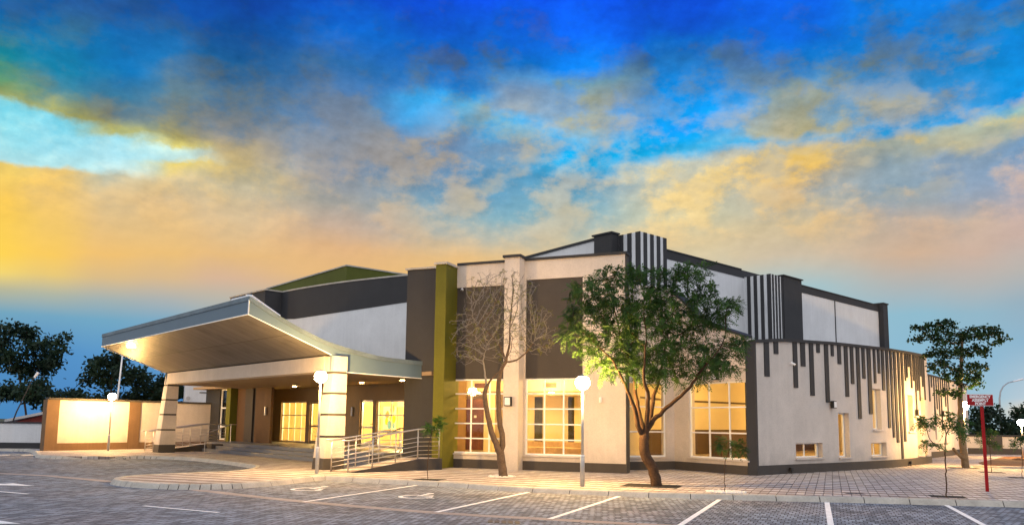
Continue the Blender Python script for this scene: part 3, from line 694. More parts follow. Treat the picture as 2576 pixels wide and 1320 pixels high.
# olive stair hall behind
gc = (-8.46, 39.9); gL = (gc[0]+DD[0]*9.2, gc[1]+DD[1]*9.2); gR = (gc[0]+QQ[0]*11, gc[1]+QQ[1]*11)
zc = HT(*gc, 669)
zl = HT(*gL, prj(*gL, 0)[1] if False else 727); zr = HT(*gR, 690)
zr = HT(*(gc[0]+QQ[0]*3.3, gc[1]+QQ[1]*3.3), 690)
gB = (gL[0]+QQ[0]*11, gL[1]+QQ[1]*11)
zr = zc-(zc-zr)*11/3.3
vs = [(*gc, 3.5), (*gR, 3.5), (*gB, 3.5), (*gL, 3.5), (*gc, zc), (*gR, zr), (*gB, min(zl, zr)), (*gL, zl)]
part(MB().hexa(vs), 'olive_block', MOSS)
ev = [(gc[0]-.02, gc[1]-.07), (gR[0]+.06, gR[1]-.03), gB, (gL[0]-.06, gL[1]-.02)]
part(MB().hexa([(*ev[0], zc), (*ev[1], zr), (*ev[2], min(zl, zr)), (*ev[3], zl), (*ev[0], zc+.07), (*ev[1], zr+.07), (*ev[2], min(zl, zr)+.07), (*ev[3], zl+.07)]), 'coping', CONC)

# ---- entrance recess
ZP = .57
HOLES = [(14.35, 17.25, ZP+.04, 2.75), (12.75, 13.95, ZP, 2.72), (7.8, 8.95, ZP, 2.74), (5.25, 7.5, ZP+.04, 2.70)]
part(wall_with_holes(lambda s, q: EN(s, q), 3.0, 20.8, 6.5, 6.75, .1, 3.46, HOLES), 'recess_wall', TAN)
EF = lambda a, o: EN(a, 6.6-o)
def flip(f): return f
window(EF, 14.35, 17.25, ZP+.04, 2.75, 4, 3, .02, sill=False, colpos=[14.35+.72, 15.8, 16.5], rowpos=[1.32, 2.03])
window(EF, 5.25, 7.5, ZP+.04, 2.70, 2, 3, .02, sill=False, rowpos=[1.32, 2.03])
def door(a0, a1, z1):
    mb = MB(); fw = .09
    mb.box(EF, a0, a0+fw, -.06, .02, ZP, z1); mb.box(EF, a1-fw, a1, -.06, .02, ZP, z1); mb.box(EF, a0+fw, a1-fw, -.06, .02, z1-fw, z1); mb.box(EF, a0+fw, a1-fw, -.06, .02, ZP, ZP+.16); mb.box(EF, a0+fw, a1-fw, -.055, .015, 1.42, 1.52)
    d = part(mb, 'door', TAN if False else STEEL, bevel=.006)
    MB().quad((*EF(a0+.02, -.02), ZP+.02), (*EF(a1-.02, -.02), ZP+.02), (*EF(a1-.02, -.02), z1-.02), (*EF(a0+.02, -.02), z1-.02)).build('pane', GLASS, d)
    MB().tube([(*EF(a0+.12, .03), 1.62), (*EF(a0+.12, .08), 1.62), (*EF(a0+.26, .08), 1.62)], .014, 6).build('handle', BLACK, d)
door(12.75, 13.95, 2.72); door(7.8, 8.95, 2.74)
part(MB().box(EN, 1.2, 2.25, 4.5, 6.8, .1, 3.46), 'entrance_pier', BROWN)
part(MB().tube([(*EN(1.12, 4.42), .5), (*EN(1.12, 4.42), 3.4)], .05, 8), 'downpipe', UMBER)
QL = 4.5
part(MB().box(EN, 14.3, 16.15, QL, QL+.14, .1, 3.48), 'entrance_pier', DBROWN)
part(MB().box(EN, 16.15, 16.5, QL+.1, QL+.2, .1, 3.48), 'entrance_pier', CHAR)
part(MB().box(EN, 16.5, 17.45, QL, QL+.14, .1, 3.48), 'entrance_pier', UMBER)
part(MB().box(EN, 17.45, 18.6, QL+.05, QL+.2, .1, 3.48), 'entrance_pier', DBROWN)
part(MB().box(EN, 18.6, 19.15, QL-.35, 6.5, .1, 3.48), 'green_pilaster', OLIVE)
part(MB().box(EN, 20.85, 22.9, QL-.05, 6.5, .1, 3.9), 'dark_pilaster', CHAR)
SL = lambda a, o: EN(a, QL+.05-o)
window(SL, 19.15, 20.85, .62, 3.48, 2, 3, .0, sill=False, rowpos=[1.35, 2.4], fw=.09)
part(MB().box(EN, 19.15, 20.85, QL+.0, QL+.3, .1, .62), 'window_wall', BROWN)
part(MB().box(EN, 19.15, 20.85, QL+1.6, QL+1.8, .1, 3.48), 'interior_wall', BROWN)
part(MB().box(EN, -.6, 23, 3.7, 7.2, 3.46, 3.6), 'entrance_ceiling', TAN)
part(MB().box(EN, 1.2, 18.5, 2.9, 6.5, .09, ZP), 'entrance_floor', STEP)
mb = MB().box(EN, 1.0, 16.2, 2.5, 2.9, .09, .42); mb.box(EN, .8, 17.0, 2.1, 2.5, .09, .27)
part(mb, 'entrance_steps', STEP, bevel=.01)

# ---- ramps
def ramp(s0, s1, qa, qb, qc, mirror):
    mb = MB(); z0, z1 = .125, .5
    a, b, c, d = EN(s0, qa), EN(s1, qa), EN(s1, qb), EN(s0, qb)
    mb.add([(*a, z0), (*b, z0), (*c, z1), (*d, z1)], [(0, 1, 2, 3)], 1)
    mb.add([(*a, .1), (*d, .1), (*d, z1), (*a, z0), (*b, .1), (*c, .1), (*c, z1), (*b, z0)], [(0, 1, 2, 3), (7, 6, 5, 4)], 0)
    e, f = EN(s1, qc), EN(s0, qc)
    mb.add([(*d, z1), (*c, z1), (*e, z1), (*f, z1)], [(0, 1, 2, 3)], 1)
    mb.add([(*d, .1), (*f, .1), (*f, z1), (*d, z1), (*c, .1), (*e, .1), (*e, z1), (*c, z1)], [(0, 1, 2, 3), (7, 6, 5, 4), (1, 5, 6, 2)], 0)
    return part(mb, 'ramp', [UMBER, PAVEM])
ramp(-1.9, -.85, -.4, 2.3, 3.3, False); ramp(17.95, 16.9, -.4, 2.3, 3.3, True)
part(MB().box(EN, -.85, 1.2, 2.3, 3.3, .1, .5), 'ramp_landing', [UMBER]); part(MB().box(EN, 16.2, 16.9, 2.3, 3.3, .1, .5), 'ramp_landing', [UMBER])

# ---- canopy
CAN = part(MB().box(EN, .45, 16.1, -.12, .4, 3.44, 3.97), 'canopy', CREAM, bevel=.01)   # the cream beam carries everything else
topq = smooth_path([(-3.1, 5.66), (-1.95, 5.08), (-1.0, 4.68), (0, 4.36), (1.7, 4.07), (3.0, 4.0), (3.95, 3.98)], 4)
def soff_z(q): return float(np.interp(q, [-3.1, -.1, -.0999, 3.95], [5.10, 4.0, 3.44, 3.36]))
S0, S1 = .02, 16.4
mb = MB()
for side, s, s2 in ((0, S0, S0+.06), (1, S1, S1-.06)):
    qs = sorted(set([p[0] for p in topq]+[-.1, -.0999]))
    zt_ = lambda q: float(np.interp(q, [p[0] for p in topq], [p[1] for p in topq]))
    for q0, q1 in zip(qs, qs[1:]):
        if q1-q0 < .001: continue
        qm0, qm1 = q0+1e-5, q1-1e-5
        mb.hexa([(*EN(s, q0), soff_z(qm0)), (*EN(s, q1), soff_z(qm1)), (*EN(s2, q1), soff_z(qm1)), (*EN(s2, q0), soff_z(qm0)),
                 (*EN(s, q0), zt_(q0)), (*EN(s, q1), zt_(q1)), (*EN(s2, q1), zt_(q1)), (*EN(s2, q0), zt_(q0))])
mb.box(EN, S0+.06, S1-.06, -3.1, -3.04, 5.10, 5.66)
mb.build('fascia', ALU, CAN)
# raised capping line along the top edge of the fascia
mb = MB()
for s in (S0-.03, S1+.0):
    for (q0, z0), (q1, z1) in zip(topq, topq[1:]):
        mb.hexa([(*EN(s, q0), z0-.13), (*EN(s, q1), z1-.13), (*EN(s+.03, q1), z1-.13), (*EN(s+.03, q0), z0-.13), (*EN(s, q0), z0+.015), (*EN(s, q1), z1+.015), (*EN(s+.03, q1), z1+.015), (*EN(s+.03, q0), z0+.015)])
mb.box(EN, S0, S1, -3.13, -3.101, 5.53, 5.675)
mb.build('fascia_capping', ROOFM, CAN)
mb = MB()
for i, ((q0, z0), (q1, z1)) in enumerate(zip(topq, topq[1:])):
    mb.hexa([(*EN(S0+.06, q0), z0-.05), (*EN(S1-.06, q0), z0-.05), (*EN(S1-.06, q1), z1-.05), (*EN(S0+.06, q1), z1-.05), (*EN(S0+.06, q0), z0-.01), (*EN(S1-.06, q0), z0-.01), (*EN(S1-.06, q1), z1-.01), (*EN(S0+.06, q1), z1-.01)])
k = S0+.3
while k < S1:
    for (q0, z0), (q1, z1) in zip(topq, topq[1:]): mb.quad((*EN(k, q0), z0+.03), (*EN(k+.03, q0), z0+.03), (*EN(k+.03, q1), z1+.03), (*EN(k, q1), z1+.03))
    k += .45
mb.build('canopy_roof', ROOFM, CAN)
# soffit boards run with the canopy: their own frame so the boards line up with the edge
def soffmat(ang, sx): return SOFF
SOFF.node_tree.nodes['Mapping'].inputs['Rotation'].default_value = (0, 0, -atan2(QQ[1], QQ[0]))
mb = MB().hexa([(*EN(S0+.06, -3.04), 5.085), (*EN(S1-.06, -3.04), 5.085), (*EN(S1-.06, -.1), 4.005), (*EN(S0+.06, -.1), 4.005), (*EN(S0+.06, -3.04), 5.12), (*EN(S1-.06, -3.04), 5.12), (*EN(S1-.06, -.1), 4.04), (*EN(S0+.06, -.1), 4.04)])
mb.build('soffit', SOFF, CAN)
MB().hexa([(*EN(S0+.06, .4), 3.43), (*EN(S1-.06, .4), 3.43), (*EN(S1-.06, 3.9), 3.37), (*EN(S0+.06, 3.9), 3.37), (*EN(S0+.06, .4), 3.46), (*EN(S1-.06, .4), 3.46), (*EN(S1-.06, 3.9), 3.45), (*EN(S0+.06, 3.9), 3.45)]).build('ceiling', TAN, CAN)
mb = MB()
def rod(P0, P1, w=.02): mb.tube([P0, P1], w, 4)
rod((*EN(S0, -3.11), 5.09), (*EN(S1, -3.11), 5.09)); rod((*EN(S0, -3.11), 5.09), (*EN(S0-.01, -.1), 3.99)); rod((*EN(S1, -3.11), 5.09), (*EN(S1, -.1), 3.99)); rod((*EN(S0-.01, .0), 3.43), (*EN(S0-.01, 3.95), 3.35))
rod((*EN(S0-.01, -3.11), 5.09), (*EN(S0-.01, -3.11), 5.56), .022)
mb.build('edge_trim', TRIM, CAN)
mb = MB().box(EN, S0-.04, S0+.5, 3.75, 4.25, 3.95, 4.03); mb.build('gutter', TRIM, CAN)
MB().box(EN, S0-.22, S0+.12, 3.95, 4.3, 3.62, 3.92).build('rainwater_box', BROWN, CAN)
MB().tube([(*EN(S0+.1, -3.0), 5.70), (*EN(S0+1.6, -3.0), 5.72)], .055, 6).tube([(*EN(S0+.1, -3.0), 5.70), (*EN(S0+.08, -2.0), 5.14)], .05, 6).lathe((*EN(S0+.25, -3.0), 5.62), [(.14, 0), (.12, .13), (.01, .15)], 6).build('ridge_flashing', TRIM, CAN)
# columns
def column(sa):
    c = MB(); n = 0
    zsg = [(.11, .5, 1), (.5, 1.18, 0), (1.255, 1.92, 0), (1.995, 2.64, 0), (2.715, 3.35, 0), (3.425, 3.95, 0)]
    def sec(z): t = (z-.11)/3.84; return (sa, sa+.75-.27*t, -.35+.30*t, .45)
    def seg(z0, z1, m, ins=0):
        a, b = sec(z0), sec(z1)
        P = [EN(a[0]+ins, a[2]+ins), EN(a[1]-ins, a[2]+ins), EN(a[1]-ins, a[3]-ins), EN(a[0]+ins, a[3]-ins)]
        Q = [EN(b[0]+ins, b[2]+ins), EN(b[1]-ins, b[2]+ins), EN(b[1]-ins, b[3]-ins), EN(b[0]+ins, b[3]-ins)]
        c.hexa([(*p, z0) for p in P]+[(*p, z1) for p in Q], m)
    for z0, z1, m in zsg: seg(z0, z1, m)
    for z in (1.18, 1.92, 2.64, 3.35): seg(z, z+.075, 1, .025)
    return c.build('column', [CREAM, UMBER], CAN)
column(-.15); column(16.05)
# lit fittings of the canopy
d_ = ray(330, 868)
best = min(((abs((EYE+d_[2]*t)-soff_z(-.0)) , t) for t in (1,)), default=None)
t = 20.0
for _ in range(4000):
    P = (d_[0]*t, d_[1]*t, EYE+d_[2]*t); q = (P[0]-BR[0])*QQ[0]+(P[1]-BR[1])*QQ[1]
    if -3.2 < q < -.1 and P[2] > soff_z(q): break
    t += .02
s_f = (P[0]-BR[0])*DD[0]+(P[1]-BR[1])*DD[1]
fq = min(max(q, -2.85), -.4); fz = soff_z(fq)
sd = MB().lathe((*EN(s_f, fq), fz-.10), [(.15, 0), (.17, .04), (.17, .10)], 16); sd.build('soffit_light', FLOODE, CAN)
for sx in (3.2, 6.4, 9.6, 12.8):
    MB().lathe((*EN(sx, 5.0), 3.42), [(.09, 0), (.09, .035)], 14).build('downlight', DOWNL, CAN)

# ---- rooms seen through the windows
def quadwall(mb, A_, B_, z0, z1, m=0): mb.quad((*A_, z0), (*B_, z0), (*B_, z1), (*A_, z1), m)
def room(poly, z0, z1, skip=(), walls=WIN_CREAM):
    mb = MB(); n = len(poly)
    for i in range(n):
        if i in skip: continue
        quadwall(mb, poly[i], poly[(i+1) % n], z0, z1)
    part(mb, 'interior_wall', walls)
    part(MB().prism(poly, z0-.05, z0), 'interior_floor', ROOMFL); part(MB().prism(poly, z1, z1+.05), 'interior_ceiling', WIN_CREAM)
ra = [FA(.02, -.32), FA(6.05, -.32), FA(6.05, -6.0), FA(-2.6, -6.0), FA(-1.5, -2.4)]
room(ra, .45, 3.85, skip=(0,))
rb = [NL(-.1, -.34), NL(NLl-.05, -.34), NR(.3, -.34), NR(NRl, -.34)]+[cpt(t_, -.36) for t_ in (.8, 2.5, 4.5, 6.5, 8.5, 10.5, 12.5, 14.5, 16)]+[(17.5, 45.5), (12.5, 40.0), (8.5, 36.4), (6.6, 34.6)]
room(rb, .45, 3.85, skip=tuple(range(0, 12)))
rl = [EN(5.05, 6.8), EN(20.7, 6.8), EN(20.7, 11.5), EN(5.05, 11.5)]
room(rl, .5, 3.4, skip=(0,))
# room A: bulkhead, timber doors, curtains, sofa
part(MB().box(FA, -2.2, 6.0, -5.95, -4.2, 3.0, 3.84), 'ceiling_bulkhead', WIN_CREAM)
part(MB().box(FA, -2.1, 6.0, -4.19, -4.15, 2.88, 3.06), 'cornice', TAN)
part(MB().box(FA, -1.75, -.42, -4.05, -3.95, .62, 2.72), 'timber_panel', WIN_BROWN); part(MB().box(FA, -1.62, -1.35, -3.3, -3.1, .45, 3.1), 'timber_panel', WIN_BROWN)
part(MB().box(FA, -.38, .02, -4.15, -3.9, .45, 2.98), 'interior_column', WIN_CREAM)
part(MB().box(FA, -.85, -.74, -3.949, -3.935, 1.95, 2.05), 'switch_plate', SIGNW)
for a_, b_, in ((-.95, -4.25), (2.15, -4.25)): part(MB().box(FA, a_, a_+.55, -4.199, -4.18, 3.2, 3.4), 'air_grille', WIN_BROWN)
for a0_ in (3.35, 3.95):
    mbd = MB().box(FA, a0_, a0_+.08, -5.9, -5.8, .45, 2.7).box(FA, a0_+.5, a0_+.58, -5.9, -5.8, .45, 2.7).box(FA, a0_+.08, a0_+.5, -5.9, -5.8, 2.6, 2.7).box(FA, a0_+.08, a0_+.5, -5.9, -5.8, .45, .62).box(FA, a0_+.08, a0_+.5, -5.9, -5.8, 1.45, 1.52)
    mbd.box(FA, a0_+.08, a0_+.5, -5.96, -5.93, .62, 2.6, 1); part(mbd, 'interior_door', [WIN_CREAM, CURT])
def curtain(a0, a1, o):
    mb = MB(); n = 26
    P = [FA(a0+(a1-a0)*k/n, o+.05*sin(k*1.9)) for k in range(n+1)]
    for i in range(n): mb.quad((*P[i], .5), (*P[i+1], .5), (*P[i+1], 2.85), (*P[i], 2.85))
    return mb.build('curtain', CURT, smooth=True)
tag(curtain(1.5, 1.85, -4.9), 'dark pleated curtain hanging at left in the second front window from the left', 'curtain')
tag(curtain(2.95, 3.2, -5.0), 'dark pleated curtain hanging at right in the second front window from the left', 'curtain')
so = thing('sofa', (*FA(3.0, -2.2), .45), 'curved tan sofa standing inside the second front window', 'sofa')
mb = MB(); N = 14
def sofa_arc(r0, r1, z0, z1):
    c = FA(3.0, -.9); m_ = MB()
    for k in range(N):
        for_ = []
        a0, a1 = radians(35+110*k/N)+atan2(-FN[1], -FN[0])-pi/2, radians(35+110*(k+1)/N)+atan2(-FN[1], -FN[0])-pi/2
        P = [(c[0]+r0*cos(a0), c[1]+r0*sin(a0)), (c[0]+r1*cos(a0), c[1]+r1*sin(a0)), (c[0]+r1*cos(a1), c[1]+r1*sin(a1)), (c[0]+r0*cos(a1), c[1]+r0*sin(a1))]
        m_.hexa([(*p, z0) for p in P]+[(*p, z1) for p in P])
    return m_
sofa_arc(1.2, 1.9, .55, .85).build('seat', FABRIC, so); sofa_arc(1.9, 2.1, .5, 1.05).build('backrest', FABRIC, so)
lk = [(*FA(2.2, -2.2), .45), (*FA(3.8, -2.2), .45)]
for p in lk: MB().lathe((p[0], p[1], .45), [(.03, 0), (.03, .1)], 8).build('leg', BLACK, so)
# room B: dark wainscot, picture rail
mb = MB()
for A_, B_ in (((17.5, 45.5), (12.5, 40.0)), ((12.5, 40.0), (8.5, 36.4)), ((8.5, 36.4), (6.6, 34.6)), ((6.6, 34.6), NL(-.1, -.34))):
    fr, l = wallframe(A_, B_); mb.box(fr, 0, l, -.03, .03, .45, 1.55); mb.box(fr, 0, l, -.04, .04, 2.78, 2.86)
part(mb, 'wainscot', DARKIN)
tag(MB().box(lambda a, b: (8.2+a*.74+b*.67, 33.2+a*.67-b*.74), 0, 4.2, 0, .6, .45, 1.5).build('counter', DARKIN, bevel=.03), 'long dark counter inside the corner room behind the right nook window', 'counter')
# lobby: yellow column, counter, abstract picture, stair rail
part(MB().lathe((*EN(15.3, 8.6), .5), [(.28, 0), (.28, 2.9)], 20), 'interior_column', YELL)
dk = thing('reception_desk', (*EN(15.0, 8.0), .5), 'white reception desk with pale top inside the glazed lobby', 'desk')
MB().box(EN, 13.6, 15.1, 7.7, 8.3, .5, 1.2).build('desk_front', TAN, dk); MB().box(EN, 13.55, 15.15, 7.6, 8.4, 1.2, 1.26).build('desk_top', SIGNW, dk)
pt = thing('picture', (*EN(14.2, 11.4), 1.6), 'abstract blue and orange picture on the lobby back wall', 'picture')
mb = MB().box(EN, 13.2, 14.5, 11.38, 11.45, 1.3, 2.6); mb.build('canvas', SIGNW, pt)
for k in range(9):
    a_, z_ = random.uniform(13.35, 14.35), random.uniform(1.45, 2.45); r = random.uniform(.1, .22)
    pts = [(*EN(a_+r*cos(w), 11.375-.002*k), z_+r*1.2*sin(w)) for w in [2*pi*i/9 for i in range(9)]]
    MB().add(pts, [tuple(range(9))]).build('paint_patch', [BLUEP, FABRIC, YELL][k % 3], pt)
sr = MB()
for k in range(5): sr.tube([(*EN(17.6, 8.2), .8+.25*k), (*EN(15.9, 9.2), .5+.1*k)], .022, 6)
sr = tag(sr.build('stair_rail', STEEL), 'steel stair rails inside the lobby left window', 'railing')

def downlight(p, z, r=.10, parent=None, power=None, col=(1, .66, .22)):
    MB().lathe((*p, z-.03), [(r, 0), (r, .03)], 12).build('downlight', DOWNL, parent or B)
    if power:
        l = bpy.data.lights.new('room_lamp', 'POINT'); l.energy = power*1.25; l.color = col; l.shadow_soft_size = .12
        o = bpy.data.objects.new('room_lamp', l); COL.objects.link(o); o.location = (*p, z-.45)
for p, w in ((FA(.4, -2.2), 190), (FA(2.4, -2.8), 230), (FA(4.6, -2.2), 230), (FA(2.6, -3.9), 0), (FA(-.6, -3.7), 0)):
    downlight(p, 3.85 if w else 3.0, power=w or None)
for p, w in ((NL(1.0, -2.2), 90), (NR(1.3, -2.6), 130), (NR(2.6, -1.6), 60), ((9.5, 31.5), 0), ((10.6, 32.6), 0), ((8.6, 32.2), 0), ((11.5, 32.6), 120), ((14.2, 35.6), 150), ((17.2, 39.2), 120), ((9.0, 34.5), 75)):
    downlight(p, 3.85, power=w or None)
for p, w in ((EN(15.6, 8.4), 700), (EN(13.2, 8.6), 500), (EN(8.3, 8.4), 900), (EN(6.0, 8.6), 800)):
    downlight(p, 3.4, power=w)
# bright wall sconces inside
for p, z in ((NR(1.15, -3.3), 2.75), (FA(1.15, -4.6), 2.35)):
    tag(MB().lathe((*p, z), [(.05, 0), (.11, .08), (.12, .22), (.06, .3)], 12).build('sconce', emit('sconce glow', (1, .62, .2), 60)), 'glowing sconce inside the %s' % ('right nook window' if z > 2.6 else 'second front window'), 'lamp')

# ================================================================== THINGS ON THE WALLS
def wall_lamp(fr, a, o, z, label, w=.26):
    P = fr(a, o); t = thing('wall_lamp', (*P, z), label, 'wall lamp', 'square wall lamps')
    MB().box(fr, a-w/2, a+w/2, o+.001, o+.13, z-w*.62, z+w*.62).build('housing', BLACK, t, bevel=.008)
    MB().box(fr, a-w/2+.03, a+w/2-.03, o+.131, o+.145, z-w*.62+.03, z+w*.62-.03).build('diffuser', WLAMP, t)
wall_lamp(FA, 2.56, .5, 2.5, 'square black wall lamp on the cream pier between the front windows')
wall_lamp(NR, 2.14, 0, 3.5, 'square black wall lamp above the right nook window')
for px, py, lb_ in ((2091.4, 1017, 'square black wall lamp on the curved wall below a long dark bar'), (2303, 1037, 'square black wall lamp on the brightly lit bend of the curved wall')):
    t_ = cx2t(px, 0); A_, B_ = cpt(t_-.3), cpt(t_+.3); fr, l = wallframe(A_, B_); m_ = fr(l/2, 0)
    wall_lamp(fr, l/2, .04, HT(*m_, py), lb_, .22)
wall_lamp(AN, 7.3, .036, 2.6, 'square black wall lamp on the far striped annex', .24)
def cctv(P, n, label, mount=True):
    t = thing('security_camera', P, label, 'camera', 'security cameras')
    v = Vector(P); n = Vector((*n, 0)).normalized(); s_ = Vector((-n.y, n.x, 0))
    MB().tube([v, v+n*.08], .022, 8).build('bracket', TRIM, t)
    MB().tube([v+n*.06+Vector((0, 0, .04)), v+n*.2+s_*.05+Vector((0, 0, -.04))], [.042, .04], 10).build('camera_body', TRIM, t)
    MB().tube([v+n*.195+s_*.05+Vector((0, 0, -.036)), v+n*.22+s_*.058+Vector((0, 0, -.052))], [.034, .03], 10).build('lens', BLACK, t)
cctv((*FA(.42, -.04), 6.66), FN, 'small white security camera high on the left dark panel of the facade')
t_ = cx2t(1990, 0); p_ = cpt(t_); q_ = cpt(t_+.2); n_ = (q_[1]-p_[1], -(q_[0]-p_[0])); cctv((*p_, HT(*p_, 915)), n_, 'white security camera on the curved wall between dark bars')
for px, py, lb_ in ((1981, 1181, 'small black floodlight at the foot of the curved wall, nearest the dark pier'), (2280, 1160, 'small black floodlight at the foot of the curved wall, at its lit bend')):
    t_ = cx2t(px, 0); A_, B_ = cpt(t_-.2), cpt(t_+.2); fr, l = wallframe(A_, B_)
    t = thing('floodlight', (*fr(l/2, .1), .12), lb_, 'floodlight', 'wall foot floodlights')
    MB().box(fr, l/2-.09, l/2+.09, .05, .15, .2, .33).build('housing', BLACK, t, bevel=.01); MB().tube([(*fr(l/2, .1), .118), (*fr(l/2, .1), .2)], .02, 6).build('stem', BLACK, t)
# bulkhead lamp by the middle street lamp
p_ = FA(5.78, 0); t = thing('bulkhead_lamp', (*p_, 2.57), 'small pale cylindrical lamp on the cream wall right of the second front window', 'wall lamp')
MB().lathe((*FA(5.78, .07), 2.48), [(.05, 0), (.055, .16), (.04, .18)], 12).build('shade', WLAMP, t); MB().box(FA, 5.74, 5.82, .001, .03, 2.5, 2.64).build('bracket', STEEL, t)
# cylindrical up lights beside the entrance doors
for fr_, a_, o_, lb_ in ((EN, 9.55, 6.42, 'steel tube wall light beside the right entrance door'), (EN, 14.75, QL-.08, 'steel tube wall light on the dark brown entrance pier')):
    MBt = MB().tube([(*EN(a_, o_), 2.0), (*EN(a_, o_), 2.42)], .055, 10); tag(MBt.build('tube_light', STEEL), lb_, 'wall lamp', 'entrance tube lights')

# ================================================================== HANDRAILS
def railing(path, label, bars=5, postat=None, tail=None, cap=True):
    """path: list of (x,y,zfloor)"""
    r = thing('handrail', path[0], label, 'handrail', 'steel handrails of the ramps')
    Pt = [Vector(p) for p in path]
    up = lambda p, h: p+Vector((0, 0, h))
    ext = (Pt[0]-Pt[1]); ext.z = 0; ext = ext.normalized()*.22
    MB().tube([up(Pt[0], 1.0)+ext]+[up(p, 1.0) for p in Pt], .027, 8).build('top_rail', STEEL, r, smooth=True)
    for k in range(bars):
        MB().tube([up(p, .14+.145*k) for p in Pt], .011, 6).build('bar', STEEL, r, smooth=True)
    fl = resample([tuple(p) for p in Pt], .9)
    for p in fl: MB().tube([(p[0], p[1], p[2]-.03), (p[0], p[1], p[2]+.98)], .021, 8).build('post', STEEL, r, smooth=True)
    return r
def rp(s, q): return (*EN(s, q), .125+(.375)*min(max((q+.4)/2.7, 0), 1))
railing([rp(-1.84, -.38), rp(-1.84, 2.3), rp(-1.84, 3.2)], 'steel handrail along the outer edge of the right ramp, nearest the road')
railing([rp(-.9, -.45), rp(-.9, 1.5), (*EN(-.9, 2.25), rp(-.9, 1.5)[2])], 'steel handrail along the inner edge of the right ramp, behind the front one')
railing([rp(17.9, -.38), rp(17.9, 2.3), rp(17.9, 3.3)], 'steel handrail on the wall side of the left ramp')
railing([rp(16.95, -.3), rp(16.95, 2.3), rp(16.95, 3.3)], 'steel handrail on the step side of the left ramp')
for s_, lb_ in ((.75, 'sloping steel rail at the right end of the entrance steps'), (16.3, 'sloping steel rail at the left end of the entrance steps')):
    r = thing('step_rail', (*EN(s_, 2.0), .12), lb_, 'handrail', 'rails beside the steps')
    MB().tube([(*EN(s_, 1.7), .95), (*EN(s_, 2.0), 1.02), (*EN(s_, 3.3), 1.5), (*EN(s_, 3.6), 1.5)], .024, 8).build('rail', STEEL, r, smooth=True)
    for q_, z0, z1 in ((2.0, .12, 1.02), (3.3, .57, 1.5)): MB().tube([(*EN(s_, q_), z0), (*EN(s_, q_), z1)], .02, 8).build('post', STEEL, r)

# ================================================================== LAMP POSTS
def lamp_post(x, y, h, label, z0=.118):
    t = thing('lamp_post', (x, y, z0), label, 'street lamp', 'globe lamp posts')
    p = MB().lathe((x, y, z0), [(.06, 0), (.06, .76), (.045, .80)], 14); p.lathe((x, y, z0+.76), [(.038, .03), (.034, h-.76-.2-z0)], 12)
    p.build('pole', GALV, t, smooth=True)
    MB().lathe((x, y, z0+.78), [(.064, 0), (.064, .035)], 14).build('collar', TRIM, t)
    MB().lathe((x, y, h-.24), [(.035, 0), (.05, .04), (.05, .055)], 16).build('globe_holder', GALV, t)
    n = 12; MB().lathe((x, y, h), [(.19*sin(pi*k/n)+.001, -.19*cos(pi*k/n)) for k in range(1, n+1)], 20).build('globe', GLOBE, t, smooth=True)
    MB().lathe((x, y, h+.15), [(.125, 0), (.13, .010), (.10, .035), (.05, .05), (.02, .055), (.012, .09)], 20).build('hood', GALV, t, smooth=True)
for px, py, t, lb_ in ((797, 1190, 947, 'lit globe lamp post in front of the right canopy column'), (1465, 1222, 962, 'lit globe lamp post by the kerb between the bare tree and the leafy tree'), (272, 1133, 997, 'lit globe lamp post before the tall cream boundary wall'), (2433, 1175, 1020, 'lit globe lamp post behind the red assembly sign')):
    x, y = G(px, py); lamp_post(x, y, HT(x, y, t), lb_)
x, y, z = AT(2569, 1062, 45); lamp_post(x, y, z, 'lit globe lamp post by the far right soil bed')

# ================================================================== SIGN
sx_, sy_ = G(2484, 1235)
sg = thing('assembly_sign', (sx_, sy_, .118), 'red emergency assembly point sign with white lettering on a red post', 'sign')
MB().hexa([(sx_-.035, sy_-.02, .1), (sx_+.035, sy_-.02, .1), (sx_+.035, sy_+.02, .1), (sx_-.035, sy_+.02, .1), (sx_-.055, sy_-.02, 2.62), (sx_+.015, sy_-.02, 2.62), (sx_+.015, sy_+.02, 2.62), (sx_-.055, sy_+.02, 2.62)]).build('post', RED, sg)
pc = Vector(AT(2465.5, 1005.5, sy_-.045)); rotz = radians(3); wv = Vector((cos(rotz), sin(rotz), .005)); hv = Vector((-.012, 0, 1)); nv = wv.cross(hv).normalized()*1
W_, H_ = .365, .155
def sp(a, b, o): return tuple(pc+wv*a+hv*b+nv*o)
def plate(w, h, o0, o1): return MB().hexa([sp(-w, -h, o0), sp(w, -h, o0), sp(w, -h, o1), sp(-w, -h, o1), sp(-w, h, o0), sp(w, h, o0), sp(w, h, o1), sp(-w, h, o1)])
if nv.y > 0: nv = -nv
plate(W_, H_, -.02, .0).build('sign_border', SIGNW, sg); plate(W_-.012, H_-.012, .0, .004).build('sign_panel', RED, sg)
def text(txt, size, a, b):
    cu = bpy.data.curves.new('letters', 'FONT'); cu.body = txt; cu.size = size; cu.align_x = 'CENTER'; cu.align_y = 'CENTER'; cu.extrude = .001; cu.offset = .004
    o = bpy.data.objects.new('tmp', cu); COL.objects.link(o); bpy.context.view_layer.update()
    me = bpy.data.meshes.new_from_object(o.evaluated_get(bpy.context.evaluated_depsgraph_get())); bpy.data.objects.remove(o)
    me.materials.clear(); me.materials.append(SIGNW)
    M = Matrix.Identity(4); x_, y_ = wv.normalized(), hv.normalized(); n_ = x_.cross(y_)
    base = pc+wv*a+hv*b+nv*.0062-Vector(sg.location)
    for i, v in enumerate((x_, y_, n_)): M[0][i], M[1][i], M[2][i] = v
    M.translation = base; me.transform(M)
    o = bpy.data.objects.new('lettering', me); COL.objects.link(o); o.parent = sg
text('EMERGENCY', .100, 0, .085); text('ASSEMBLY', .100, 0, -.008); text('POINT', .100, 0, -.100)

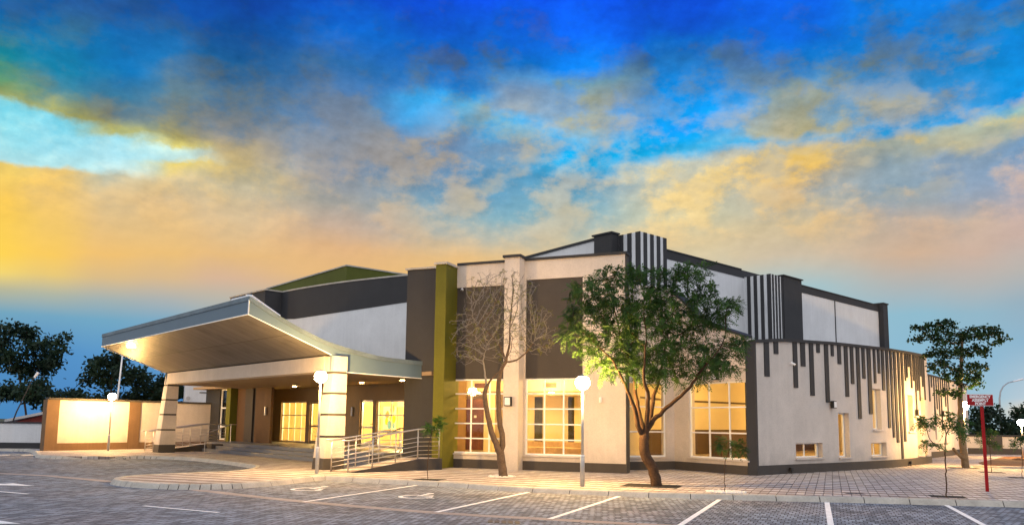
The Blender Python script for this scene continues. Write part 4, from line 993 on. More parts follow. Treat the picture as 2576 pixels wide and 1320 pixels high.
# ================================================================== BOUNDARY WALLS AND FAR THINGS
bw = thing('boundary_wall', (-22, 41, 0), 'tall cream boundary wall with brown pillars and plinth behind the left lamp', 'wall')
P0, P1, P2, P3 = (-22.9, 39.6), (-20.25, 43.3), (-17.6, 46.6), (-14.5, 49.8)
w1, l1 = wallframe(P0, P1); w2, l2 = wallframe(P1, P2); w3, l3 = wallframe(P2, P3)
ZB = 2.62
mb = MB().box(w1, .5, l1-.4, -.2, 0, .1, ZB).box(w2, .2, l2, -.2, 0, .1, ZB).box(w3, 0, l3, -.2, 0, .1, ZB); mb.build('wall_panel', CREAM, bw)
mb = MB().box(w1, .5, l1-.4, .0, .03, .1, .48).box(w2, .2, l2, .0, .03, .1, .48).box(w3, 0, l3, 0, .03, .1, .48); mb.build('plinth', BROWN, bw)
mb = MB().box(w1, -.05, l1+.2, -.26, .1, ZB, ZB+.11).box(w2, .2, l2, -.26, .06, ZB, ZB+.1).box(w3, 0, l3, -.26, .06, ZB, ZB+.1); mb.build('coping', UMBER, bw)
MB().box(w1, -.1, .5, -.35, .07, .1, ZB).build('pillar', BROWN, bw); MB().box(w1, l1-.42, l1+.2, -.3, .07, .1, ZB).build('pillar', BROWN, bw)
lw = thing('low_wall', (-30, 42, 0), 'low white boundary wall with dark plinth at the far left', 'wall')
w4, l4 = wallframe((-48, 41.6), (-23.6, 42.3))
MB().box(w4, 0, l4, -.2, 0, .0, 1.42).build('wall_panel', WHITE, lw); MB().box(w4, 0, l4, 0, .03, -.05, .42).build('plinth', CHAR, lw); MB().box(w4, 0, l4, -.25, .05, 1.42, 1.5).build('coping', CHAR, lw)
rw = thing('boundary_wall', (32, 53, 0), 'cream boundary wall with dark pillars behind the soil bed at the right', 'wall')
w5, l5 = wallframe((28.0, 52.2), (52, 48.5))
z5 = HT(*w5(2, 0), 1097)
MB().box(w5, 0, l5, -.2, 0, .05, z5).build('wall_panel', CREAM, rw); MB().box(w5, 0, l5, 0, .03, .05, .5).build('plinth', UMBER, rw); MB().box(w5, 0, l5, -.26, .06, z5, z5+.12).build('coping', CHAR, rw)
for a_ in (2.7, 6.1, 10.2, 14.3): MB().box(w5, a_, a_+(.95 if a_ < 3 else .45), -.25, .1, .05, z5).build('pillar', UMBER, rw)

wa = thing('white_annex', (-23, 55, 0), 'white flat roofed annex behind the boundary wall beside the left column', 'building')
A_ = AT(463, 1012, 56); B_ = AT(560, 1012, 57)
w6, l6 = wallframe(A_[:2], B_[:2])
MB().box(w6, 0, l6, -6, 0, 0, 5.0).build('wall', WHITE, wa); MB().box(w6, -.1, l6+.1, -6.1, .1, 5.0, 5.15).build('roof', CHAR, wa)
MB().box(w6, l6*.38, l6*.58, 0, .03, HT(*w6(l6*.4, 0), 988), HT(*w6(l6*.4, 0), 985.5)).build('vent', CHAR, wa)
MB().tube([(*w6(l6*.1, .0), 3.2), (*w6(l6*.1, .12), 3.2)], .14, 12).build('light', PALER, wa)
rh = thing('red_house', (-31, 50, 0), 'red walled house with a sloping pale roof behind the low wall', 'house')
A_ = AT(20, 1060, 50); B_ = AT(122, 1060, 50); zl_, zr_ = AT(31, 1056, 50)[2], AT(121, 1035, 50)[2]
w7, l7 = wallframe(A_[:2], B_[:2])
pa = [w7(.3, -.2), w7(l7, -.2), w7(l7, -4), w7(.3, -4)]
MB().hexa([(*p, 0) for p in pa]+[(*pa[0], zl_-.1), (*pa[1], zr_-.1), (*pa[2], zr_-.1), (*pa[3], zl_-.1)]).build('wall', REDW, rh)
pa = [w7(-.1, .2), w7(l7+.2, .2), w7(l7+.2, -4.2), w7(-.1, -4.2)]
MB().hexa([(*pa[0], zl_-.12), (*pa[1], zr_-.06), (*pa[2], zr_-.06), (*pa[3], zl_-.12), (*pa[0], zl_+.04), (*pa[1], zr_+.1), (*pa[2], zr_+.1), (*pa[3], zl_+.04)]).build('roof', PALER, rh)
# street lights and mast
def pole_thing(name, pts, r, label, cat, mat=GALV, head=None):
    t = thing(name, tuple(pts[0]), label, cat)
    MB().tube(pts, r, 8).build('pole', mat, t, smooth=True)
    if head:
        h = Vector(pts[-1]); d = (Vector(pts[-1])-Vector(pts[-2])).normalized()
        MB().tube([h-d*.05, h+d*head], [.06, .09], 8).build('lamp_head', TRIM, t)
    return t
c_ = [AT(36, 1046, 47), AT(42, 1034, 47), AT(67, 984, 47), AT(80, 957, 47), AT(88, 947, 47)]; c_[0] = (c_[0][0]-.5, 47, 0)
pole_thing('street_light', c_, [.04, .04, .03, .025, .025], 'leaning street light with curved arm before the dark trees at far left', 'street light', UMBER, head=.3)
c_ = [AT(2518, 1096, 66)]+[AT(x_, y_, 66) for x_, y_ in ((2516, 1050), (2514.5, 1002), (2517, 984), (2524, 971), (2536, 962), (2550, 958.5))]; c_[0] = (c_[0][0], 66, 0)
pole_thing('street_light', c_, [.09, .08, .07, .06, .055, .05, .05], 'tall curved arm street light beyond the right boundary wall', 'street light', head=.8)
m0, m1 = AT(297, 990, 52), AT(313, 850, 52)
pole_thing('mast', [(m0[0]-.35, 52, 0), m0, m1], [.07, .06, .045], 'thin pale mast rising behind the left lamp towards the canopy', 'mast', TRIM)

# ================================================================== TREES
def colonize(nodes, parents, att, step, infl, kill, iters, up=.0):
    att = np.array(att, float); alive = np.ones(len(att), bool)
    near = np.full(len(att), 1e9); who = np.zeros(len(att), int); start = 0
    for it in range(iters):
        new = np.array(nodes[start:])
        if len(new):
            D = np.linalg.norm(att[:, None, :]-new[None], axis=2); j = D.argmin(1); dm = D[np.arange(len(att)), j]
            b = dm < near; near[b] = dm[b]; who[b] = j[b]+start
        start = len(nodes)
        alive &= near > kill
        use = alive & (near < infl)
        if not use.any(): break
        acc = {}
        for i in np.nonzero(use)[0]:
            v = att[i]-nodes[who[i]]; v = v/np.linalg.norm(v); acc[who[i]] = acc.get(who[i], 0)+v
        add = 0
        for k, v in acc.items():
            v = v+np.array((0, 0, up))+rng.normal(0, .12, 3); n = np.linalg.norm(v)
            if n < 1e-6: continue
            p = nodes[k]+v/n*step
            nodes.append(p); parents.append(k); add += 1
        if not add: break
    return nodes, parents
def wood(nodes, parents, r_tip, expo, r_max=None, sides=(7, 4), minr=None, twig=0):
    n = len(nodes); rad = np.zeros(n); kids = [[] for _ in range(n)]
    for i, p in enumerate(parents):
        if p >= 0: kids[p].append(i)
    for i in range(n-1, -1, -1):
        rad[i] = r_tip if not kids[i] else sum(rad[k]**expo for k in kids[i])**(1/expo)
    if r_max: rad = np.where(rad > r_max, r_max+(rad-r_max)*.25, rad)
    for k, v in (minr or {}).items(): rad[k] = v
    mb = MB(); done = set()
    stack = [i for i, p in enumerate(parents) if p < 0]
    while stack:
        i = stack.pop(); ch = [i]
        pre = [parents[i]] if parents[i] >= 0 else []
        while kids[ch[-1]]:
            ks = sorted(kids[ch[-1]], key=lambda k: -rad[k]); stack += ks[1:]; ch.append(ks[0])
        pts = [tuple(nodes[k]) for k in pre+ch]; rr = [min(rad[k], rad[ch[0]]) for k in pre+ch]
        if len(pts) >= 2: mb.tube(pts, rr, sides[0] if max(rr) > .03 else sides[1], 1 if twig and rr[len(rr)//2] < twig else 0, cap=False)
    return mb, rad, kids
MINR = {}
def chain(nodes, parents, pts, start=-1, step=.12, r=None):
    pts = resample(smooth_path(pts, 5), step); last = start
    for i, p in enumerate(pts):
        if start >= 0 and i == 0: continue
        nodes.append(np.array(p)+rng.normal(0, .008, 3)); parents.append(last); last = len(nodes)-1
        if r: MINR[last] = r[0]+(r[1]-r[0])*i/max(1, len(pts)-1)
    return last
def ell(c, r, n, shell=.0):
    v = rng.normal(size=(n, 3)); v /= np.linalg.norm(v, axis=1)[:, None]
    return np.array(c)+v*np.array(r)*(shell+(1-shell)*rng.random((n, 1))**(1/2.4))
def unit(v): return v/(np.linalg.norm(v)+1e-9)
class Leaves:
    def __init__(s): s.v = []; s.f = []
    def leaf(s, p, d, ln, w, nrm):
        d = unit(d); side = unit(np.cross(d, nrm)); b = len(s.v)
        s.v += [tuple(p), tuple(p+d*ln*.5+side*w*.5-np.array((0, 0, ln*.04))), tuple(p+d*ln-np.array((0, 0, ln*.12))), tuple(p+d*ln*.5-side*w*.5)]
        s.f.append((b, b+1, b+2, b+3))
    def compound(s, p, d, ln, pairs, ll, lw):
        d = unit(d); side = unit(np.cross(d, np.array((0, 0, 1.))+rng.normal(0, .35, 3))); nrm = np.cross(side, d)
        for k in range(pairs):
            t = (k+.6)/pairs; q = p+d*ln*t-np.array((0, 0, ln*.35*t*t))
            for sg_ in (-1, 1): s.leaf(q, side*sg_+d*.55+np.array((0, 0, -.25)), ll*(1.1-.4*abs(t-.45)), lw, nrm+rng.normal(0, .3, 3))
        s.leaf(p+d*ln-np.array((0, 0, ln*.35)), d, ll, lw, nrm)
    def build(s, name, mat, parent):
        mb = MB(); mb.v = s.v; mb.f = s.f; mb.m = [0]*len(s.f); return mb.build(name, mat, parent)

# ---- leafy tree by the kerb
def px3(pts, Y, dy=None): return [AT(x, y, Y+(dy[i] if dy else 0)) for i, (x, y) in enumerate(pts)]
YT = G(1650, 1222)[1]
MINR.clear()
T = thing('leafy_tree', (*G(1650, 1222), .12), 'leafy green tree with a leaning forked brown trunk at the kerb', 'tree')
nodes, par = [], []
base = chain(nodes, par, px3([(1652, 1224), (1643, 1181), (1625, 1146), (1619, 1111), (1622, 1095)], YT), r=(.155, .135))
for pts, dy in (([(1622, 1095), (1607, 1078), (1595, 1024), (1572, 967), (1540, 905)], (0, -.05, -.2, -.4, -.6)), ([(1622, 1095), (1616, 1073), (1600, 1003), (1592, 935), (1560, 850)], (0, .1, .3, .5, .8)),
                ([(1622, 1095), (1626, 1068), (1630, 989), (1619, 951), (1625, 860)], (0, -.1, -.4, -.7, -1.0)), ([(1622, 1095), (1635, 1057), (1644, 997), (1660, 943), (1680, 840)], (0, .1, .3, .4, .7)), ([(1622, 1095), (1638, 1062), (1671, 1030), (1728, 981), (1763, 932), (1800, 890)], (0, -.05, -.1, -.2, -.3, -.5))):
    chain(nodes, par, px3(pts, YT, dy), base, r=(.075, .02))
k_ = YT/FL
att = []
for x, y, rx, ry, n in ((1640, 810, 150, 115, 260), (1530, 800, 95, 70, 70), (1480, 735, 62, 34, 45), (1455, 845, 60, 34, 45), (1548, 700, 70, 30, 45), (1600, 690, 45, 30, 30), (1665, 705, 60, 40, 50), (1735, 685, 50, 30, 40), (1775, 725, 40, 26, 25), (1775, 795, 75, 45, 65), (1838, 768, 55, 18, 26), (1800, 885, 78, 38, 65), (1860, 862, 42, 18, 20), (1545, 905, 80, 45, 60), (1740, 925, 80, 38, 50), (1650, 905, 90, 45, 55), (1490, 880, 50, 20, 20), (1440, 790, 35, 16, 14), (1815, 930, 45, 22, 18)):
    att.append(ell(AT(x, y, YT+random.uniform(-.3, .3)), (rx*k_, max(rx, 75)*k_*.95, ry*k_), n))
nodes, par = colonize(nodes, par, np.vstack(att), .11, 1.3, .2, 90, up=.12)
mb, rad, kids = wood(nodes, par, .0052, 2.25, .03, minr=MINR)
tr = mb.build('trunk', BARK, T, smooth=True)
LV = Leaves()
for i, p in enumerate(par):
    if p < 0 or rad[i] > .017: continue
    d = unit(nodes[i]-nodes[p])
    for k in range(4 if kids[i] else 8):
        if random.random() < .10: continue
        dd = unit(d*.5+rng.normal(0, .75, 3)+np.array((0, 0, -.05)))
        sc = random.uniform(.6, 1.25); LV.compound(nodes[i]+rng.normal(0, .03, 3), dd, random.uniform(.18, .32)*sc, random.choice((5, 6, 7)), .085*sc, .03*sc)
LV.build('crown', LEAF1, T)
pit(G(1640, 1221), .75)

# ---- bare tree
MINR.clear()
T = thing('bare_tree', (*G(1266, 1199), .12), 'nearly bare tree with two crooked trunks and fine grey twigs before the facade', 'tree')
YB = G(1266, 1199)[1]
nodes, par = [], []
base = chain(nodes, par, px3([(1268, 1200), (1262, 1170), (1259, 1140)], YB), r=(.14, .125))
la = chain(nodes, par, px3([(1259, 1140), (1252, 1126), (1236, 1083), (1226, 1040), (1219, 998), (1224, 972)], YB, (0, -.03, -.1, -.12, -.15, -.15)), base, r=(.10, .065))
chain(nodes, par, px3([(1224, 972), (1219, 935), (1215, 905), (1222, 880)], YB, (-.15, -.2, -.3, -.4)), la, r=(.034, .013)); chain(nodes, par, px3([(1224, 972), (1240, 948), (1262, 930)], YB, (-.15, -.3, -.5)), la, r=(.038, .016))
ra_ = chain(nodes, par, px3([(1259, 1140), (1264, 1103), (1257, 1060), (1254, 1010), (1254, 962), (1262, 930), (1272, 909)], YB, (0, .06, .12, .15, .2, .25, .3)), base, r=(.095, .06))
chain(nodes, par, px3([(1272, 909), (1300, 905), (1325, 885), (1345, 855)], YB, (.3, .2, .1, 0)), ra_, r=(.034, .012)); chain(nodes, par, px3([(1272, 909), (1258, 870), (1230, 838), (1190, 800)], YB, (.3, .3, .2, 0)), ra_, r=(.034, .012)); chain(nodes, par, px3([(1272, 909), (1282, 860), (1283, 815)], YB, (.3, .5, .7)), ra_, r=(.045, .02))
k_ = YB/FL; att = []
for x, y, rx, ry, n in ((1262, 810, 115, 115, 900), (1185, 840, 62, 85, 330), (1340, 820, 58, 75, 300), (1262, 725, 105, 52, 380), (1175, 895, 45, 32, 90), (1368, 860, 36, 42, 90)):
    att.append(ell(AT(x, y, YB+random.uniform(-.2, .2)), (rx*k_, max(rx, 70)*k_*.9, ry*k_), n))
nodes, par = colonize(nodes, par, np.vstack(att), .075, .95, .09, 110, up=.18)
mb, rad, kids = wood(nodes, par, .0048, 2.7, .025, minr=MINR, twig=.013)
mb.build('trunk', [BARKG, TWIG], T, smooth=True)
LV = Leaves()
for i, p in enumerate(par):
    if p >= 0 and not kids[i] and random.random() < .22:
        for k in range(3): LV.compound(nodes[i], unit(rng.normal(0, 1, 3)), .1, 3, .045, .02)
LV.build('buds', LEAF5, T)
pebbles(G(1262, 1198), .42, 'ring of small white pebbles round the foot of the bare tree')

# ---- tree with tiered crown at the right
MINR.clear()
T = thing('tiered_tree', (*G(2428, 1176), .12), 'tall tree with tiers of dark leaves and a pale trunk by the right lamp', 'tree')
YR = G(2428, 1176)[1]
z5x = lambda X, Y: (2236+X*.1762, 769+Y*.1762)
nodes, par = [], []
base = chain(nodes, par, px3([(2430, 1178), (2427, 1150), (2421, 1110), (2417, 1060), (2416, 1000), (2418, 940), (2420, 880), (2420, 840)], YR, (0, .0, .05, .1, .1, .1, .1, .1)), -1, .15, r=(.155, .05))
stub = min(range(len(nodes)), key=lambda i: abs(nodes[i][2]-AT(2427, 1155, YR)[2]))
chain(nodes, par, px3([(2427, 1155), (2414, 1146), (2398, 1127)], YR, (0, -.1, -.15)), stub, r=(.09, .06))
MINR.update(MINR); k_ = YR/FL; att = []
for X, Y, rX, rY, n in ((1000, 430, 430, 130, 210), (540, 330, 250, 110, 150), (820, 250, 170, 80, 80), (1380, 370, 250, 130, 160), (1570, 490, 170, 80, 80), (450, 480, 170, 60, 60), (780, 640, 280, 130, 110), (1180, 660, 260, 110, 90), (760, 860, 240, 120, 90), (1180, 900, 260, 120, 90), (560, 720, 110, 80, 30), (1000, 1020, 320, 110, 90), (840, 1230, 200, 80, 45), (1240, 1110, 150, 90, 30)):
    x, y = z5x(X, Y); att.append(ell(AT(x, y, YR+random.uniform(-.4, .4)), (rX*.1762*k_, max(rX, 160)*.1762*k_*.9, rY*.1762*k_), n))
nodes, par = colonize(nodes, par, np.vstack(att), .14, 1.5, .26, 90, up=.05)
mb, rad, kids = wood(nodes, par, .007, 2.3, .06, minr=MINR)
mb.build('trunk', BARKL, T, smooth=True)
LV = Leaves()
for i, p in enumerate(par):
    if p < 0 or rad[i] > .016: continue
    for k in range(8 if kids[i] else 20):
        dd = unit(rng.normal(0, 1, 3)); LV.leaf(nodes[i]+rng.normal(0, .065, 3), dd, random.uniform(.09, .15), random.uniform(.08, .12), rng.normal(0, 1, 3))
LV.build('crown', LEAF2, T)
pit(G(2424, 1176), .55)

# ---- saplings
def sapling(px, py, stem, clumps, label, kind=4, n=10):
    x, y = G(px, py); Y = y
    T = thing('sapling', (x, y, .12), label, 'sapling', 'young staked trees along the kerb')
    nodes, par = [], []
    last = chain(nodes, par, px3([(px, py)]+stem, Y), -1, .08)
    k_ = Y/FL
    att = np.vstack([ell(AT(cx_, cy_, Y), (rx*k_, rx*k_, ry*k_), n) for cx_, cy_, rx, ry in clumps])
    nodes, par = colonize(nodes, par, att, .06, 1.2, .09, 50, up=.1)
    mb, rad, kids = wood(nodes, par, .004, 2.1, .02, (6, 4)); mb.build('trunk', BARK, T, smooth=True)
    LV = Leaves()
    for i, p in enumerate(par):
        if p < 0 or rad[i] > .0075: continue
        d = unit(nodes[i]-nodes[p])
        for k in range(2 if kids[i] else 5):
            LV.compound(nodes[i], unit(d*.6+rng.normal(0, .7, 3)+np.array((0, 0, -.15))), random.uniform(.12, .22), 5, .075, .026)
    LV.build('crown', LEAF4 if kind == 4 else LEAF1, T)
sapling(1076, 1207, [(1076, 1160), (1079, 1120), (1086, 1090)], [(1078, 1073, 18, 10), (1106, 1058, 14, 15), (1098, 1080, 12, 12)], 'thin sapling with two bright leaf tufts before the ramp railing', 4, 14)
sapling(1823, 1238, [(1822, 1190), (1824, 1160), (1830, 1145)], [(1812, 1110, 24, 16), (1858, 1120, 20, 20), (1838, 1130, 16, 12)], 'thin sapling in a white pebble ring before the right nook window', 1, 12)
sapling(2381, 1250, [(2380, 1200), (2378, 1150), (2380, 1125)], [(2345, 1115, 28, 12), (2400, 1075, 35, 22), (2330, 1060, 30, 14), (2375, 1045, 30, 14), (2420, 1055, 20, 14)], 'tall thin sapling with feathery sparse leaves in the square pit left of the sign', 4, 9)
sapling(2494, 1188, [(2492, 1150), (2490, 1130)], [(2485, 1085, 24, 24), (2500, 1115, 14, 14), (2470, 1110, 16, 12)], 'small sapling with sparse leaves just right of the sign post', 1, 10)
sapling(2571, 1201, [(2571, 1160), (2570, 1130)], [(2560, 1112, 14, 18), (2576, 1100, 12, 12)], 'thin sapling at the right edge before the far lamp', 1, 9)
pit(G(1080, 1205), .4); pebbles(G(1826, 1237), .5, 'ring of white pebbles round the sapling at the kerb'); pit(G(2383, 1248), .38); pit(G(2494, 1187), .4); pit(G(2573, 1201), .4)

# ---- far trees
def far_tree(name, lobes, base, Y, label, n=16, leaf=.30, mat=LEAF3, group='trees beyond the boundary walls', dens=58):
    T = thing(name, (AT(*base, Y)[0], Y, 0), label, 'tree', group)
    k_ = Y/FL; nodes, par = [], []
    top = lobes[0]
    chain(nodes, par, [(AT(*base, Y)[0], Y, -.05), AT(base[0]*.7+top[0]*.3, base[1]*.7+top[1]*.3, Y), AT(base[0]*.35+top[0]*.65, base[1]*.35+top[1]*.65, Y)], -1, .4)
    att = np.vstack([ell(AT(x, y, Y+random.uniform(-.8, .8)), (rx*k_, max(rx, ry)*k_*.9, ry*k_), n) for x, y, rx, ry in lobes])
    nodes, par = colonize(nodes, par, att, .35, 5, .6, 60, up=.05)
    mb, rad, kids = wood(nodes, par, .018, 2.2, .22, (6, 4)); mb.build('trunk', BARK, T, smooth=True)
    LV = Leaves()
    for i, p in enumerate(par):
        if p < 0 or rad[i] > .06: continue
        for k in range(dens//2 if kids[i] else dens):
            LV.leaf(nodes[i]+rng.normal(0, .30, 3)*np.array((1, 1, .7)), rng.normal(0, 1, 3), random.uniform(.6, 1.2)*leaf*1.25, leaf*.62, rng.normal(0, 1, 3))
    LV.build('crown', mat, T)
far_tree('dark_tree', [(30, 858, 70, 42), (125, 880, 52, 46), (20, 905, 60, 40), (95, 925, 60, 34), (150, 850, 30, 22), (60, 830, 40, 20)], (75, 1080), 60, 'tall loose dark tree at the far left edge', 22)
far_tree('dark_tree', [(120, 1000, 90, 30), (40, 990, 70, 36), (180, 1010, 50, 26), (90, 970, 50, 24)], (100, 1080), 56, 'low dense dark green tree under the tall one at far left', 22)
far_tree('spreading_tree', [(275, 930, 60, 22), (240, 905, 30, 16), (325, 935, 48, 18), (290, 900, 45, 18), (235, 950, 36, 12), (345, 960, 40, 18)], (285, 1060), 57, 'spreading flat topped tree behind the boundary wall under the canopy tip', 16)
far_tree('dark_tree', [(405, 965, 40, 26), (440, 955, 30, 22), (370, 985, 44, 22), (425, 990, 40, 20)], (400, 1060), 60, 'dark rounded tree just left of the left canopy column', 20)
far_tree('dark_tree', [(290, 1000, 60, 20), (340, 1000, 50, 18), (230, 1010, 50, 16)], (280, 1070), 60, 'dark bushy tree directly behind the tall boundary wall', 20)
far_tree('dark_tree', [(470, 965, 14, 26), (465, 990, 16, 20)], (468, 1060), 62, 'narrow dark tree seen between the column and the white annex', 14)
far_tree('dark_tree', [(2475, 1040, 40, 34), (2500, 1060, 40, 30), (2450, 1070, 40, 26), (2520, 1080, 40, 22)], (2485, 1110), 62, 'dark bushy tree behind the red sign beyond the right wall', 20)
far_tree('dark_tree', [(2560, 1055, 36, 34), (2590, 1050, 36, 40), (2540, 1080, 36, 20)], (2565, 1110), 64, 'dark bushy tree at the right edge behind the far lamp', 20)
far_tree('dark_tree', [(2420, 1075, 26, 24), (2405, 1085, 26, 20)], (2415, 1110), 64, 'dark tree seen past the tiered tree trunk beyond the right wall', 16)

# ================================================================== SKY, SUN, CAMERA
world = bpy.data.worlds.new('World'); scene.world = world; world.use_nodes = True
nt = world.node_tree; nt.nodes.clear(); LK = nt.links
def M(op, a, b=None, c=None, clamp=False):
    n = nd(nt, 'ShaderNodeMath', operation=op); n.use_clamp = clamp
    for i, v in enumerate((a, b, c)):
        if v is None: continue
        if isinstance(v, (int, float)): n.inputs[i].default_value = v
        else: LK.new(v, n.inputs[i])
    return n.outputs[0]
tc = nd(nt, 'ShaderNodeTexCoord'); sep = nd(nt, 'ShaderNodeSeparateXYZ'); LK.new(tc.outputs['Generated'], sep.inputs[0])
az = M('MULTIPLY', M('ARCTAN2', sep.outputs[0], sep.outputs[1]), 180/pi)
el = M('MULTIPLY', M('ARCSINE', sep.outputs[2]), 180/pi)
cmb = nd(nt, 'ShaderNodeCombineXYZ'); LK.new(az, cmb.inputs[0]); LK.new(M('MULTIPLY', el, 1.5), cmb.inputs[1])
def noise(scale, detail, rough=.6, off=(0, 0, 0), dist_=0, sx=1.0):
    mp = nd(nt, 'ShaderNodeMapping'); mp.inputs['Location'].default_value = off; mp.inputs['Scale'].default_value = (sx, 1, 1); LK.new(cmb.outputs[0], mp.inputs[0])
    n = nd(nt, 'ShaderNodeTexNoise'); n.inputs['Scale'].default_value = scale; n.inputs['Detail'].default_value = detail; n.inputs['Roughness'].default_value = rough; n.inputs['Distortion'].default_value = dist_
    LK.new(mp.outputs[0], n.inputs['Vector']); return n
w1_ = noise(.17, 9, .60, (3, 8, 1)); ws = nd(nt, 'ShaderNodeSeparateXYZ'); LK.new(w1_.outputs['Color'], ws.inputs[0])
fadeh = M('MULTIPLY', M('SUBTRACT', el, 8), .11, clamp=True)                    # calmer towards the horizon
azw = M('MULTIPLY_ADD', M('SUBTRACT', ws.outputs[0], .5), M('MULTIPLY', fadeh, 6.0), az)
elw = M('MULTIPLY_ADD', M('SUBTRACT', ws.outputs[1], .5), M('MULTIPLY', fadeh, 3.4), el)
